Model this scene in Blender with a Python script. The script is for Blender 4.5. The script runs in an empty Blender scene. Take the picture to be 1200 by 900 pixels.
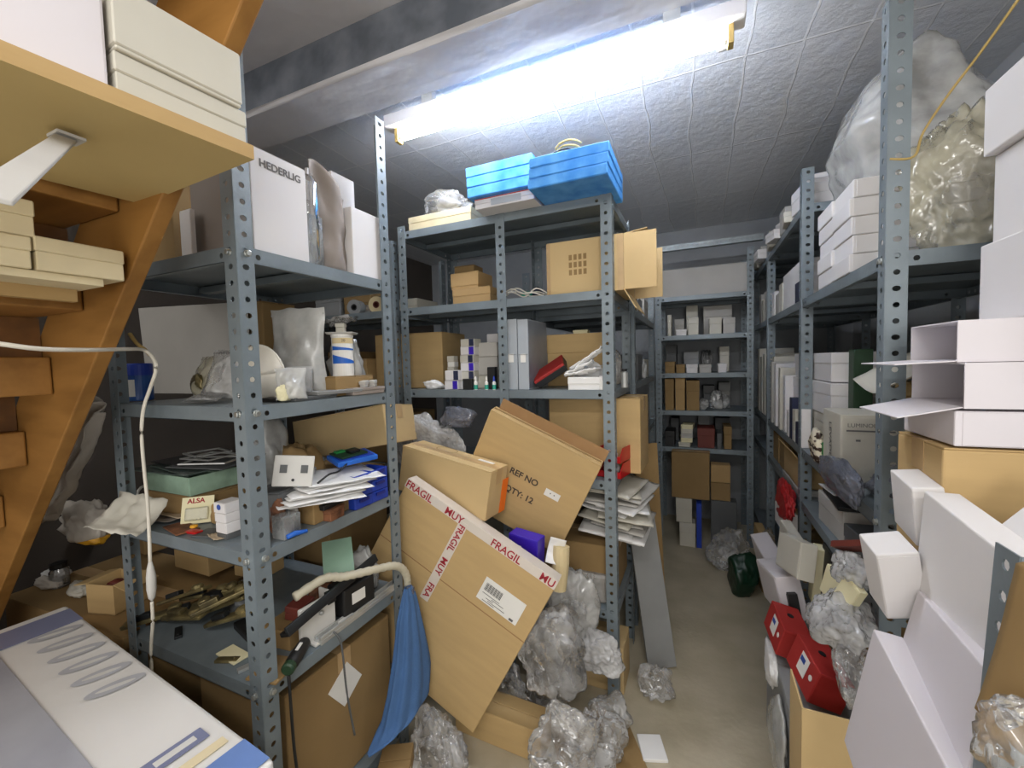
import bpy, math, random
from mathutils import Vector, Matrix, Euler, noise
S = bpy.context.scene
COL = S.collection
R = math.radians

# ---------------------------------------------------------------- camera, world, lights, exposure
FOC, YAW, PIT, ROL, HC = 492.8, .41776, .04993, -.02696, 1.40
def basis():
    cy, sy = math.cos(YAW), math.sin(YAW)
    f = Vector((-sy*math.cos(PIT), cy*math.cos(PIT), -math.sin(PIT)))
    r0 = Vector((cy, sy, 0)); u0 = r0.cross(f)
    return math.cos(ROL)*r0+math.sin(ROL)*u0, -math.sin(ROL)*r0+math.cos(ROL)*u0, f
CR, CU, CF = basis()
CO = Vector((0, 0, HC))
cam = bpy.data.cameras.new('camera'); camo = bpy.data.objects.new('camera', cam); COL.objects.link(camo)
cam.sensor_fit = 'HORIZONTAL'; cam.sensor_width = 36; cam.lens = 36*FOC/1200; cam.clip_start = .02
m3 = Matrix((CR, CU, -CF)).transposed()
camo.matrix_world = Matrix.Translation(CO) @ m3.to_4x4()
S.camera = camo
W = bpy.data.worlds.new('world'); S.world = W; W.use_nodes = True
W.node_tree.nodes['Background'].inputs[0].default_value = (1, .975, .94, 1)
W.node_tree.nodes['Background'].inputs[1].default_value = .85
def area(name, loc, rot, sx, sy, e, col=(1, 1, 1)):
    l = bpy.data.lights.new(name, 'AREA'); l.shape = 'RECTANGLE'; l.size = sx; l.size_y = sy; l.energy = e; l.color = col
    o = bpy.data.objects.new(name, l); COL.objects.link(o); o.location = loc; o.rotation_euler = rot; return o
area('ceiling_lamp_behind', (.25, -.75, 2.38), (R(14), 0, 0), 1.2, .12, 14, (1, .97, .93))
lp = bpy.data.lights.new('fill_light', 'POINT'); lp.energy = 19; lp.shadow_soft_size = .22; lp.color = (1, .97, .93)  # unseen fill light, added low behind the camera to brighten the ceiling
lo = bpy.data.objects.new('fill_light', lp); COL.objects.link(lo); lo.location = (.45, -.85, 1.50)
TUBE_E = 56
S.view_settings.view_transform = 'Standard'; S.view_settings.look = 'None'
S.view_settings.exposure = 0.62; S.view_settings.gamma = 1; S.view_settings.use_curve_mapping = False
S.cycles.max_bounces = 8; S.cycles.transparent_max_bounces = 16; S.cycles.diffuse_bounces = 4

# ---------------------------------------------------------------- pixel rays onto real planes
def ray(x, y): return (x-600)/FOC*CR-(y-450)/FOC*CU+CF
def PX(x, y, X): d = ray(x, y); return CO+d*(X/d.x)
def PY(x, y, Y): d = ray(x, y); return CO+d*(Y/d.y)
def PZ(x, y, Z): d = ray(x, y); return CO+d*((Z-HC)/d.z)

# ---------------------------------------------------------------- materials
def lin(c):
    if isinstance(c, str):
        c = [int(c[i:i+2], 16)/255 for i in (1, 3, 5)]
        c = [x/12.92 if x <= .04045 else ((x+.055)/1.055)**2.4 for x in c]
    return (*c[:3], 1)
MATS = {}
def mat(name, col, rough=.6, metal=0, var=.12, scale=12, bump=0, bscale=60, emit=0, col2=None, spec=None, stretch=None):
    if name in MATS: return MATS[name]
    m = bpy.data.materials.new(name); MATS[name] = m; m.use_nodes = True
    nt = m.node_tree; b = nt.nodes['Principled BSDF']
    b.inputs['Roughness'].default_value = rough; b.inputs['Metallic'].default_value = metal
    if spec is not None: b.inputs['Specular IOR Level'].default_value = spec
    c = lin(col); c2 = lin(col2) if col2 else tuple(x*(1-var) for x in c[:3])+(1,)
    tc = nt.nodes.new('ShaderNodeTexCoord'); mp = nt.nodes.new('ShaderNodeMapping')
    nt.links.new(tc.outputs['Object'], mp.inputs[0])
    if stretch: mp.inputs['Scale'].default_value = stretch
    n = nt.nodes.new('ShaderNodeTexNoise'); n.inputs['Scale'].default_value = scale; n.inputs['Detail'].default_value = 4
    nt.links.new(mp.outputs[0], n.inputs['Vector'])
    rp = nt.nodes.new('ShaderNodeValToRGB'); rp.color_ramp.elements[0].position = .35; rp.color_ramp.elements[1].position = .65
    rp.color_ramp.elements[0].color = c2; rp.color_ramp.elements[1].color = c
    nt.links.new(n.outputs['Fac'], rp.inputs[0]); nt.links.new(rp.outputs[0], b.inputs['Base Color'])
    if bump:
        n2 = nt.nodes.new('ShaderNodeTexNoise'); n2.inputs['Scale'].default_value = bscale
        nt.links.new(tc.outputs['Object'], n2.inputs['Vector'])
        bp = nt.nodes.new('ShaderNodeBump'); bp.inputs['Strength'].default_value = bump; bp.inputs['Distance'].default_value = .01
        nt.links.new(n2.outputs['Fac'], bp.inputs['Height']); nt.links.new(bp.outputs[0], b.inputs['Normal'])
    if emit:
        b.inputs['Emission Color'].default_value = c; b.inputs['Emission Strength'].default_value = emit
    return m
def plastic(name, tint, opac, rough=.12, bump=.5, bscale=30, bubble=False):
    """thin clear or milky film: see-through, partly milky, with a glossy skin that mirrors more at grazing angles"""
    m = bpy.data.materials.new(name); MATS[name] = m; m.use_nodes = True
    nt = m.node_tree; nt.nodes.remove(nt.nodes['Principled BSDF']); out = nt.nodes['Material Output']; N = nt.nodes.new; L = nt.links.new
    tc = N('ShaderNodeTexCoord'); n = N('ShaderNodeTexNoise'); n.inputs['Scale'].default_value = 9; n.inputs['Detail'].default_value = 5
    L(tc.outputs['Object'], n.inputs['Vector'])
    mr = N('ShaderNodeMapRange'); mr.inputs['From Min'].default_value = .35; mr.inputs['From Max'].default_value = .65
    mr.inputs['To Min'].default_value = max(0, opac-.2); mr.inputs['To Max'].default_value = min(1, opac+.2); L(n.outputs['Fac'], mr.inputs[0])
    tr = N('ShaderNodeBsdfTransparent'); tr.inputs[0].default_value = (.97, .97, .97, 1)
    df = N('ShaderNodeBsdfDiffuse'); df.inputs[0].default_value = lin(tint); gl = N('ShaderNodeBsdfGlossy'); gl.inputs['Roughness'].default_value = rough; gl.inputs[0].default_value = (.95, .95, .95, 1)
    if bubble: h = N('ShaderNodeTexVoronoi'); h.inputs['Scale'].default_value = 70; ho = h.outputs['Distance']
    else: h = N('ShaderNodeTexNoise'); h.inputs['Scale'].default_value = bscale; h.inputs['Detail'].default_value = 3; ho = h.outputs['Fac']
    L(tc.outputs['Object'], h.inputs['Vector'])
    bp = N('ShaderNodeBump'); bp.inputs['Strength'].default_value = bump; bp.inputs['Distance'].default_value = .008; L(ho, bp.inputs['Height'])
    L(bp.outputs[0], gl.inputs['Normal']); L(bp.outputs[0], df.inputs['Normal'])
    mx = N('ShaderNodeMixShader'); L(mr.outputs[0], mx.inputs[0]); L(tr.outputs[0], mx.inputs[1]); L(df.outputs[0], mx.inputs[2])
    fr = N('ShaderNodeFresnel'); fr.inputs[0].default_value = 1.6; L(bp.outputs[0], fr.inputs['Normal'])
    m2 = N('ShaderNodeMixShader'); L(fr.outputs[0], m2.inputs[0]); L(mx.outputs[0], m2.inputs[1]); L(gl.outputs[0], m2.inputs[2]); L(m2.outputs[0], out.inputs[0])
    return m
mat('steel', '#7d888e', .42, .15, .18, 9, .05, 80)
mat('steel_worn', '#9aa3a6', .4, .3, .3, 20)
mat('bolt', '#b9bcb8', .35, .8)
mat('card', '#c2a472', .8, 0, .08, 4, .06, 40, stretch=(1, 1, 8))
mat('card_lt', '#cdb180', .8, 0, .08, 4, .06, 40)
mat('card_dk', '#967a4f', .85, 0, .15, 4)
mat('card_in', '#9c7850', .9, 0, .15, 6)
mat('kraft', '#b29262', .8, 0, .1, 4)
mat('tan', '#d9c69a', .75, 0, .08, 6)
mat('tape', '#bfa074', .3, 0, .1, 30)
mat('white', '#dedbda', .62, 0, .03, 3)
mat('white_lilac', '#d9d4d8', .6, 0, .03, 3)
mat('offwhite', '#c9c5b8', .65, 0, .08, 5)
mat('greyboard', '#b9b6b0', .7, 0, .1, 5)
mat('grey', '#8f908f', .7, 0, .12, 6)
mat('greydk', '#5d5f60', .6, 0, .15, 6)
mat('taupe', '#8f857d', .7, 0, .1, 5)
mat('paper', '#ecebe9', .8, 0, .03, 8)
mat('cream', '#e8e0b8', .7, 0, .05, 6)
mat('dirtycream', '#d8c9a4', .75, 0, .14, 9)
mat('black', '#1c1c1d', .5, 0, .2, 8)
mat('blackgloss', '#141416', .25)
mat('navy', '#232b4a', .5)
mat('blue', '#1c3fae', .45, 0, .15, 10)
mat('bluedk', '#16257d', .4, 0, .12, 10)
mat('skyblue', '#2580d6', .4, 0, .3, 14, col2='#62abec')
mat('skyblue_side', '#1f63c4', .5)
mat('cloth_blue', '#466a9a', .9, 0, .12, 10, .15, 200)
mat('purple', '#3a20b0', .35, 0, .15, 8)
mat('red', '#b02428', .5, 0, .12, 10)
mat('redbox', '#a82a26', .6, 0, .12, 8)
mat('redplastic', '#c41f22', .3)
mat('orange', '#ff7a1a', .5, 0, .03)
mat('yellow', '#e9a92a', .4)
mat('teal', '#2aa58c', .4)
mat('green', '#1f7a3a', .5)
mat('greendk', '#1d3a22', .5)
mat('greenglass', '#8fae98', .15, 0, .1, 10)
mat('bagdkgreen', '#143524', .35, 0, .3, 12)
mat('ink', '#4a4038', .8, 0, .05)
mat('inkgrey', '#6b6968', .8)
mat('inkred', '#a3202e', .7, 0, .06)
mat('inkblue', '#3350a0', .7)
mat('brass', '#9c8e62', .38, .6, .4, 18, .2, 40, col2='#5e5640')
mat('iron', '#3b3e40', .45, .6, .3, 14)
mat('alu', '#c6c7c4', .3, .55, .12, 20)
mat('castwhite', '#d5d3cd', .5, 0, .1, 10)
mat('hose', '#c9c2ac', .5, 0, .12, 20)
mat('cord', '#e3ddcf', .5)
mat('cordyel', '#b79c5a', .6)
mat('wood', '#9c6f34', .6, 0, .2, 3, .05, 30, col2='#835a24', stretch=(1, 6, 6))
mat('wood_dk', '#744b1e', .6, 0, .25, 3, col2='#5c3a14', stretch=(1, 6, 6))
mat('ply', '#bd9f6e', .6, 0, .1, 3, col2='#ab8c5a', stretch=(6, 1, 6))
mat('ply_face', '#c4ac74', .65, 0, .12, 2.5)
mat('rag', '#d6cfc4', .95, 0, .18, 9)
mat('skinpaper', '#c8b59a', .8, 0, .2, 7)
mat('ceramic', '#e9e4d8', .3)
mat('label', '#e8e6e0', .6, 0, .03)
mat('tapeprint', '#d9cfc4', .35, 0, .05)
mat('kraftroll', '#96805f', .8)
mat('glasspane', '#54605b', .1, 0, .15, 6)
mat('redcore', '#6e2f25', .6)
mat('burnt', '#8a5a3c', .8, 0, .6, 25, col2='#4a2c1c')
mat('binder', '#aab0b6', .45, 0, .06, 6)
mat('binder_dk', '#6d747d', .3, 0, .3, 5, col2='#8b929b')
mat('printgrey', '#8e8f98', .35, 0, .15, 4, col2='#a6a7ad')
mat('printwhite', '#dcd9d4', .35, 0, .05, 4)
mat('printblue', '#6a86bd', .35, 0, .1, 4)
mat('printnavy', '#7b809c', .35, 0, .1, 4)
mat('printdark', '#b3b3b7', .4, 0, .1)
plastic('film', '#dcdcda', .38)
plastic('film_milky', '#d6d6d2', .62, .25, .4, 18)
plastic('film_clear', '#e0e0e0', .24, .08, .8, 14)
plastic('film_dark', '#6b6f7c', .62, .15, .7, 22)
plastic('film_tan', '#d6cfb4', .48, .14, .6, 20)
plastic('bubble', '#e6e6e6', .50, .15, .6, 40, True)
plastic('acrylic', '#d8dcdc', .3, .05, 0)
plastic('greenclear', '#a9c7b0', .65, .15, .1)
def M(n): return MATS[n]

# ---------------------------------------------------------------- mesh builder
class MB:
    def __init__(s): s.v = []; s.f = []; s.mi = []; s.mats = []
    def slot(s, m):
        if m not in s.mats: s.mats.append(m)
        return s.mats.index(m)
    def add(s, vs, fs, m, T=None):
        o = len(s.v); k = s.slot(m)
        for v in vs:
            v = Vector(v); s.v.append(T @ v if T else v)
        for f in fs: s.f.append([o+i for i in f]); s.mi.append(k)
    def box(s, c, d, m, rot=None, T=None):
        x, y, z = d[0]/2, d[1]/2, d[2]/2
        vs = [Vector((a*x, b*y, e*z)) for a in (-1, 1) for b in (-1, 1) for e in (-1, 1)]
        if rot: E_ = Euler(rot).to_matrix(); vs = [E_ @ v for v in vs]
        vs = [v+Vector(c) for v in vs]
        s.add(vs, [(0, 1, 3, 2), (4, 6, 7, 5), (0, 4, 5, 1), (2, 3, 7, 6), (0, 2, 6, 4), (1, 5, 7, 3)], m, T)
    def prism(s, pts, y0, y1, m, T=None):   # outline in XZ, extruded in Y
        n = len(pts)
        vs = [(p[0], y0, p[1]) for p in pts]+[(p[0], y1, p[1]) for p in pts]
        fs = [tuple(range(n)), tuple(range(2*n-1, n-1, -1))]+[(i, i+n, (i+1) % n+n, (i+1) % n) for i in range(n)]
        s.add(vs, fs, m, T)
    def lathe(s, prof, m, n=20, T=None):    # (r, z) profile
        vs = []; fs = []
        for r, z in prof:
            for k in range(n): a = 2*math.pi*k/n; vs.append((r*math.cos(a), r*math.sin(a), z))
        for i in range(len(prof)-1):
            for k in range(n): fs.append((i*n+k, i*n+(k+1) % n, (i+1)*n+(k+1) % n, (i+1)*n+k))
        fs.append(tuple(range(n-1, -1, -1))); fs.append(tuple(range((len(prof)-1)*n, len(prof)*n)))
        s.add(vs, fs, m, T)
    def tube(s, path, r, m, n=8, T=None):
        P = [Vector(p) for p in path]; vs = []; fs = []
        up = Vector((0, 0, 1))
        for i, p in enumerate(P):
            t = (P[min(i+1, len(P)-1)]-P[max(i-1, 0)]).normalized()
            a = t.cross(up)
            if a.length < .1: a = t.cross(Vector((1, 0, 0)))
            a.normalize(); b = a.cross(t); rr = r[i] if isinstance(r, (list, tuple)) else r
            for k in range(n): q = 2*math.pi*k/n; vs.append(p+rr*(math.cos(q)*a+math.sin(q)*b))
        for i in range(len(P)-1):
            for k in range(n): fs.append((i*n+k, i*n+(k+1) % n, (i+1)*n+(k+1) % n, (i+1)*n+k))
        fs.append(tuple(range(n-1, -1, -1))); fs.append(tuple(range((len(P)-1)*n, len(P)*n)))
        s.add(vs, fs, m, T)
    def grid(s, fn, nu, nv, m, T=None, closed=False):
        vs = [fn(i/nu, j/nv) for j in range(nv+1) for i in range(nu+1)]
        fs = [(j*(nu+1)+i, j*(nu+1)+i+1, (j+1)*(nu+1)+i+1, (j+1)*(nu+1)+i) for j in range(nv) for i in range(nu)]
        s.add(vs, fs, m, T)
    def holestrip(s, o, u, v, W_, L, m, pitch, has, slot=lambda i: 1.0, r=.0085):
        """flat strip from o, width W_ along u, length L along v, punched with slots"""
        o, u, v = Vector(o), Vector(u), Vector(v); n = max(1, round(L/pitch)); p = L/n
        for i in range(n):
            a = o+v*(p*i)
            if not has(i, n):
                s.add([a, a+u*W_, a+u*W_+v*p, a+v*p], [(0, 1, 2, 3)], m); continue
            c = a+u*(W_/2)+v*(p/2); ru = r*slot(i); rv = r
            O = [a, a+u*(W_/2), a+u*W_, a+u*W_+v*(p/2), a+u*W_+v*p, a+u*(W_/2)+v*p, a+v*p, a+v*(p/2)]
            I = [c+u*(ru*x)+v*(rv*y) for x, y in ((-.75, -.7), (0, -1), (.75, -.7), (1, 0), (.75, .7), (0, 1), (-.75, .7), (-1, 0))]
            s.add(O+I, [(k, (k+1) % 8, 8+(k+1) % 8, 8+k) for k in range(8)], m)
    def build(s, name, parent=None, smooth=False, bevel=0, solid=0, loc=None, rot=None, segs=2):
        me = bpy.data.meshes.new(name); me.from_pydata([tuple(v) for v in s.v], [], s.f)
        for m in s.mats: me.materials.append(M(m))
        for p, k in zip(me.polygons, s.mi): p.material_index = k; p.use_smooth = smooth
        me.update()
        o = bpy.data.objects.new(name, me); COL.objects.link(o)
        if parent: o.parent = parent
        if loc is not None: o.location = loc
        if rot is not None: o.rotation_euler = rot
        if solid: q = o.modifiers.new('Solidify', 'SOLIDIFY'); q.thickness = solid; q.offset = 0
        if bevel: q = o.modifiers.new('Bevel', 'BEVEL'); q.width = bevel; q.segments = segs; q.limit_method = 'ANGLE'
        return o
def tag(o, label, cat, group=None, kind=None):
    o['label'] = label; o['category'] = cat
    if group: o['group'] = group
    if kind: o['kind'] = kind
    return o
def T(name, label, cat, loc=(0, 0, 0), rot=(0, 0, 0), group=None):
    o = bpy.data.objects.new(name, None); COL.objects.link(o); o.empty_display_size = .05
    o.location = loc; o.rotation_euler = rot; return tag(o, label, cat, group)
def struct(name, mb, **k):
    o = mb.build(name, **k); o['kind'] = 'structure'; return o
def text(parent, s, size, loc, rot, m, name='printed_text', sx=1.0, bold=0):
    c = bpy.data.curves.new(name, 'FONT'); c.body = s; c.size = size; c.align_x = 'CENTER'; c.align_y = 'CENTER'; c.extrude = .0002
    if bold: c.offset = bold
    c.materials.append(M(m)); o = bpy.data.objects.new(name, c); COL.objects.link(o)
    bpy.context.view_layer.update()
    me = bpy.data.meshes.new_from_object(o.evaluated_get(bpy.context.evaluated_depsgraph_get())); bpy.data.objects.remove(o); me.materials.clear(); me.materials.append(M(m))
    o = bpy.data.objects.new(name, me); COL.objects.link(o)
    o.parent = parent; o.location = loc; o.rotation_euler = rot; o.scale = (sx, 1, 1); return o
FRONT = (R(90), 0, 0)       # text on a face that looks to -Y
AISLE = (R(90), 0, R(-90))  # text on a face that looks to -X

# ---------------------------------------------------------------- things used many times
def copy_thing(o, loc=None, rot=None, label=None):
    c = o.copy(); COL.objects.link(c)
    if loc is not None: c.location = loc
    if rot is not None: c.rotation_euler = rot
    if label: c['label'] = label
    for ch in list(o.children):
        d = ch.copy(); COL.objects.link(d); d.parent = c
        for g in list(ch.children): e = g.copy(); COL.objects.link(e); e.parent = d
    return c
def carton(label, d, loc, rot=(0, 0, 0), m='card', tape='tape', group=None, name='cardboard_carton', cat='cardboard box', center=False):
    """closed carton: body, two top flaps meeting in a seam, tape over the seam; loc = middle of the base"""
    t = T(name, label, cat, loc, rot, group); x, y, z = d; zo = -z/2 if center else 0
    b = MB(); b.box((0, 0, zo+(z-.003)/2), (x, y, z-.003), m); b.build('body', t, bevel=min(.004, z*.05))
    for s in (-1, 1):
        f = MB(); f.box((0, s*(y/4+.0006), zo+z-.0015), (x-.002, y/2-.0012, .003), m); f.build('flap', t, bevel=.0008, segs=1)
    if tape:
        f = MB(); w = min(.05, y*.3); h = min(.06, z*.4)
        f.box((0, 0, zo+z+.0004), (x+.0012, w, .0008), tape)
        for s in (-1, 1): f.box((s*(x/2+.0005), 0, zo+z-h/2), (.0008, w, h), tape)
        f.build('tape', t)
    return t
def lidbox(label, d, loc, rot=(0, 0, 0), m='white', lid=.45, group=None, name='white_box', cat='box', m2=None, over=.0016):
    """box with a lift-off lid that overhangs the body a little; loc = middle of the base"""
    t = T(name, label, cat, loc, rot, group); x, y, z = d; h = z*lid; g = min(.003, z*.04)
    b = MB(); b.box((0, 0, (z-h-g)/2), (x-2*over, y-2*over, z-h-g), m); b.build('body', t, bevel=.0015, segs=1)
    f = MB(); f.box((0, 0, z-h/2-g/2), (x, y, h+g), m2 or m); f.build('lid', t, bevel=min(.002, z*.05), segs=1)
    return t
def tuckbox(label, d, loc, rot=(0, 0, 0), m='white', group=None, name='white_carton', cat='box', side='f', center=False, m2=None):
    """folding carton: body and the tucked end flap with its thumb notch"""
    t = T(name, label, cat, loc, rot, group); x, y, z = d; zo = -z/2 if center else 0
    b = MB(); b.box((0, 0, zo+z/2), (x-.001, y-.001, z), m); b.build('body', t, bevel=min(.003, min(d)*.06))
    f = MB()
    if side == 'f': f.box((0, -y/2-.0002, zo+z/2), (x*.94, .0014, z*.92), m2 or m)
    elif side == 't': f.box((0, 0, zo+z+.0002), (x*.95, y*.93, .0014), m2 or m)
    else: f.box((-x/2-.0002, 0, zo+z/2), (.0014, y*.94, z*.92), m2 or m)
    f.build('tuck_flap', t, bevel=.0005, segs=1)
    return t
def opencarton(label, d, loc, rot=(0, 0, 0), m='card', flaps=((0, 70), (1, 100), (2, 60), (3, 120)), group=None, name='open_carton', cat='cardboard box', fl=.5, th=.004, inner='card_in', skip=()):
    """four walls, bottom and hinged flaps; flap = (side, opening angle from closed, degrees)"""
    t = T(name, label, cat, loc, rot, group); x, y, z = d
    b = MB(); b.box((0, 0, th/2), (x, y, th), m)
    for s in (-1, 1):
        b.box((s*(x/2-th/2), 0, z/2), (th, y, z), m)
        if s not in skip: b.box((0, s*(y/2-th/2), z/2), (x-2*th, th, z), m)
    b.build('body', t)
    for k, a in flaps:
        q = [(0, -1), (1, 0), (0, 1), (-1, 0)][k]; w = x if k in (0, 2) else y; l = (y if k in (0, 2) else x)*fl
        f = MB(); f.box((0, l/2, 0), (w-.004, l, th*.8), m)
        f.build('flap', t, loc=(q[0]*(x/2-.002), q[1]*(y/2-.002), z+.001), rot=Euler((R(a), 0, [0, R(90), R(180), R(-90)][k]), 'XYZ'))
    return t
def fractal(v, o=4, seed=0): return noise.fractal(Vector(v)+Vector((seed*7.3, seed*3.1, seed*1.7)), 1, 2, o)
def ico(n=4):
    import bmesh
    bm = bmesh.new(); bmesh.ops.create_icosphere(bm, subdivisions=n, radius=1)
    vs = [v.co.copy() for v in bm.verts]; fs = [[v.index for v in f.verts] for f in bm.faces]; bm.free(); return vs, fs
ICO = {n: ico(n) for n in (3, 4, 5)}
def crumple(name, label, cat, loc, d, m, seed=1, amp=.28, freq=2.2, rot=(0, 0, 0), n=4, flat=True, group=None, parent=None, neck=0):
    """scrunched film, cloth or paper: a ball pressed to the size given, folded in sharp creases; loc = middle of base"""
    vs, fs = ICO[n]; b = MB(); out = []; rn = random.Random(seed*17+3)
    pl = []
    for _ in range(24):
        d3 = Vector((rn.gauss(0, 1), rn.gauss(0, 1), rn.gauss(0, 1))).normalized(); pl.append((d3, rn.uniform(.66, 1.0)))
    for v in vs:
        q = v*freq+Vector((seed*5.1, seed*2.3, seed*8.9))
        k = 1.12
        for d3, dd in pl:
            c = d3.dot(v)
            if c > .05: k = min(k, dd/c)
        a = abs(noise.noise(q))*1.4-.3; e = abs(noise.noise(q*2.1+Vector((3, 1, 7))))-.25; f_ = noise.noise(q*4.2)*.25
        k += amp*(.6*a+.35*e+.14*f_)
        w = v*k
        if neck and w.z > .2: s_ = 1-neck*min(1, (w.z-.2)/.7); w.x *= s_; w.y *= s_
        if flat and w.z < -.72: w.z = -.72-(w.z+.72)*.05
        out.append(Vector((w.x*d[0]/2, w.y*d[1]/2, (w.z+.72)*d[2]/1.75)))
    b.add(out, fs, m); o = b.build(name, parent, smooth=True, loc=loc, rot=rot)
    return tag(o, label, cat, group) if label else o
def pouch(name, label, cat, loc, w, h, dpt, m, rot=(0, 0, 0), seed=1, seal=True, group=None, fill=.55):
    """flat bag with two welded sheets, swollen low down, pinched along a top seal; loc = middle of its lower edge"""
    t = T(name, label, cat, loc, rot, group); b = MB(); nu, nv = 22, 26
    for s in (-1, 1):
        def fn(u, v, s=s):
            e = max(0, math.sin(math.pi*u))**.6*(math.sin(math.pi*min(1, v*.97+.02)**fill))**.7
            y = s*dpt/2*e*(1+.35*noise.noise(Vector((u*5, v*5, seed+s))))
            x = (u-.5)*w*(1-.1*math.sin(math.pi*v)*.8)+.03*w*noise.noise(Vector((v*4, s*.1, seed)))
            return Vector((x, y+.02*w*noise.noise(Vector((u*3, v*3, seed+9))), v*h+.02*h*noise.noise(Vector((u*4, seed, 3)))*v))
        b.grid(fn, nu, nv, m)
    b.build('film', t, smooth=True)
    if seal:
        f = MB(); f.box((0, 0, h*.93), (w*.98, .003, .006), m); f.build('seal_strip', t)
    return t
def sheet(name, label, cat, loc, w, l, m, rot=(0, 0, 0), curl=.02, seed=1, th=.0012, group=None, nu=10, nv=14, wrinkle=.004, parent=None):
    b = MB()
    def fn(u, v):
        z = curl*((v-.5)**2*4+.6*(u-.5)**2*4*noise.noise(Vector((seed, 1, 2))))+wrinkle*noise.noise(Vector((u*5, v*5, seed)))
        return Vector(((u-.5)*w, (v-.5)*l, z))
    b.grid(fn, nu, nv, m); o = b.build(name, parent, smooth=True, solid=th, loc=loc, rot=rot)
    return tag(o, label, cat, group) if label else o
def post(parent, x, y, sx, sy, z1, z0=0, w=.042, lean=(0, 0)):
    """slotted angle: two punched flanges meeting in a corner at (x, y)"""
    b = MB(); L = z1-z0; up = Vector((lean[0], lean[1], 1))
    b.holestrip((x, y, z0), (sx, 0, 0), up, w, L, 'steel', .038, lambda i, n: 0 < i, lambda i: (1, 1.25, 1)[i % 3], .0068)
    b.holestrip((x, y, z0), (0, sy, 0), up, w, L, 'steel', .038, lambda i, n: 0 < i, lambda i: (1, 1.25, 1)[i % 3], .0068)
    return b.build('post', parent, solid=.0022)
def shelf(parent, x0, x1, y0, y1, z, h=.034):
    b = MB(); e = lambda i, n: i in (0, 1, n-2, n-1)
    b.box(((x0+x1)/2, (y0+y1)/2, z-.001), (x1-x0, y1-y0, .002), 'steel')
    sl = lambda i: 1.0
    for y in (y0, y1): b.holestrip((x0, y, z-.002), (0, 0, -1), (1, 0, 0), h, x1-x0, 'steel', .036, e, sl, .0065)
    for x in (x0, x1): b.holestrip((x, y0, z-.002), (0, 0, -1), (0, 1, 0), h, y1-y0, 'steel', .036, e, sl, .0065)
    i = .014
    b.box(((x0+x1)/2, y0+i/2, z-h-.001), (x1-x0, i, .0016), 'steel'); b.box(((x0+x1)/2, y1-i/2, z-h-.001), (x1-x0, i, .0016), 'steel')
    b.box((x0+i/2, (y0+y1)/2, z-h-.001), (i, y1-y0, .0016), 'steel'); b.box((x1-i/2, (y0+y1)/2, z-h-.001), (i, y1-y0, .0016), 'steel')
    b.box(((x0+x1)/2, (y0+y1)/2, z-h*.5), (x1-x0-.01, .03, .02), 'steel')
    return b.build('shelf', parent, solid=0)
def bolt(parent, loc, axis):
    b = MB(); Tm = Matrix.Translation(loc) @ Vector((0, 0, 1)).rotation_difference(Vector(axis)).to_matrix().to_4x4()
    b.lathe([(.0085, 0), (.0085, .002), (.007, .003), (.007, .008), (.005, .009)], 'bolt', 8, Tm); return b.build('bolt', parent)
def rack(label, x0, x1, y0, y1, h, zs, posts=None, mids=(), bolts=(), lean=(0, 0)):
    t = T('shelving_rack', label, 'shelving'); g = .0022
    for (x, sx) in ((x0-g, 1), (x1+g, -1)):
        for (y, sy) in ((y0-g, 1), (y1+g, -1)):
            if posts is None or (sx, sy) in posts: post(t, x, y, sx, sy, h, lean=lean)
    for (x, y, sx, sy, hh) in mids: post(t, x, y, sx, sy, hh)
    for z in zs:
        if isinstance(z, tuple): shelf(t, z[1], z[2], y0, y1, z[0])
        else: shelf(t, x0, x1, y0, y1, z)
    for l, a in bolts: bolt(t, l, a)
    return t
ORD = ['first', 'second', 'third', 'fourth', 'fifth', 'sixth', 'seventh', 'eighth', 'ninth', 'tenth', 'eleventh', 'twelfth', 'thirteenth', 'fourteenth', 'fifteenth']
def fb(px0, px1, ytop, Y, z, dep):
    """front face in plane Y between two pixel columns, standing at height z: returns dims, base centre"""
    ym = (ytop+PYpix(Y, z, (px0+px1)/2))/2
    a, b = PY(px0, ym, Y), PY(px1, ym, Y); h = PY((px0+px1)/2, ytop, Y).z-z
    return (b.x-a.x, dep, h), ((a.x+b.x)/2, Y+dep/2, z)
def PYpix(Y, z, px):
    lo, hi = -200, 1200
    for _ in range(40):
        m = (lo+hi)/2
        if PY(px, m, Y).z > z: lo = m
        else: hi = m
    return lo
def PXpix(X, z, px):
    lo, hi = -200, 1200
    for _ in range(40):
        m = (lo+hi)/2
        if PX(px, m, X).z > z: lo = m
        else: hi = m
    return lo
def sb(px0, px1, ytop, X, z, dep):
    """aisle face in plane X (facing -X) from far column px0 to near column px1; ytop is the top edge at the near end"""
    yb = PXpix(X, z, px1); n = PX(px1, (yb+ytop)/2, X); f = PX(px0, (yb+ytop)/2, X)
    h = PX(px1, ytop, X).z-z
    return (dep, abs(f.y-n.y), h), (X+dep/2, (f.y+n.y)/2, z)

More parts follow.
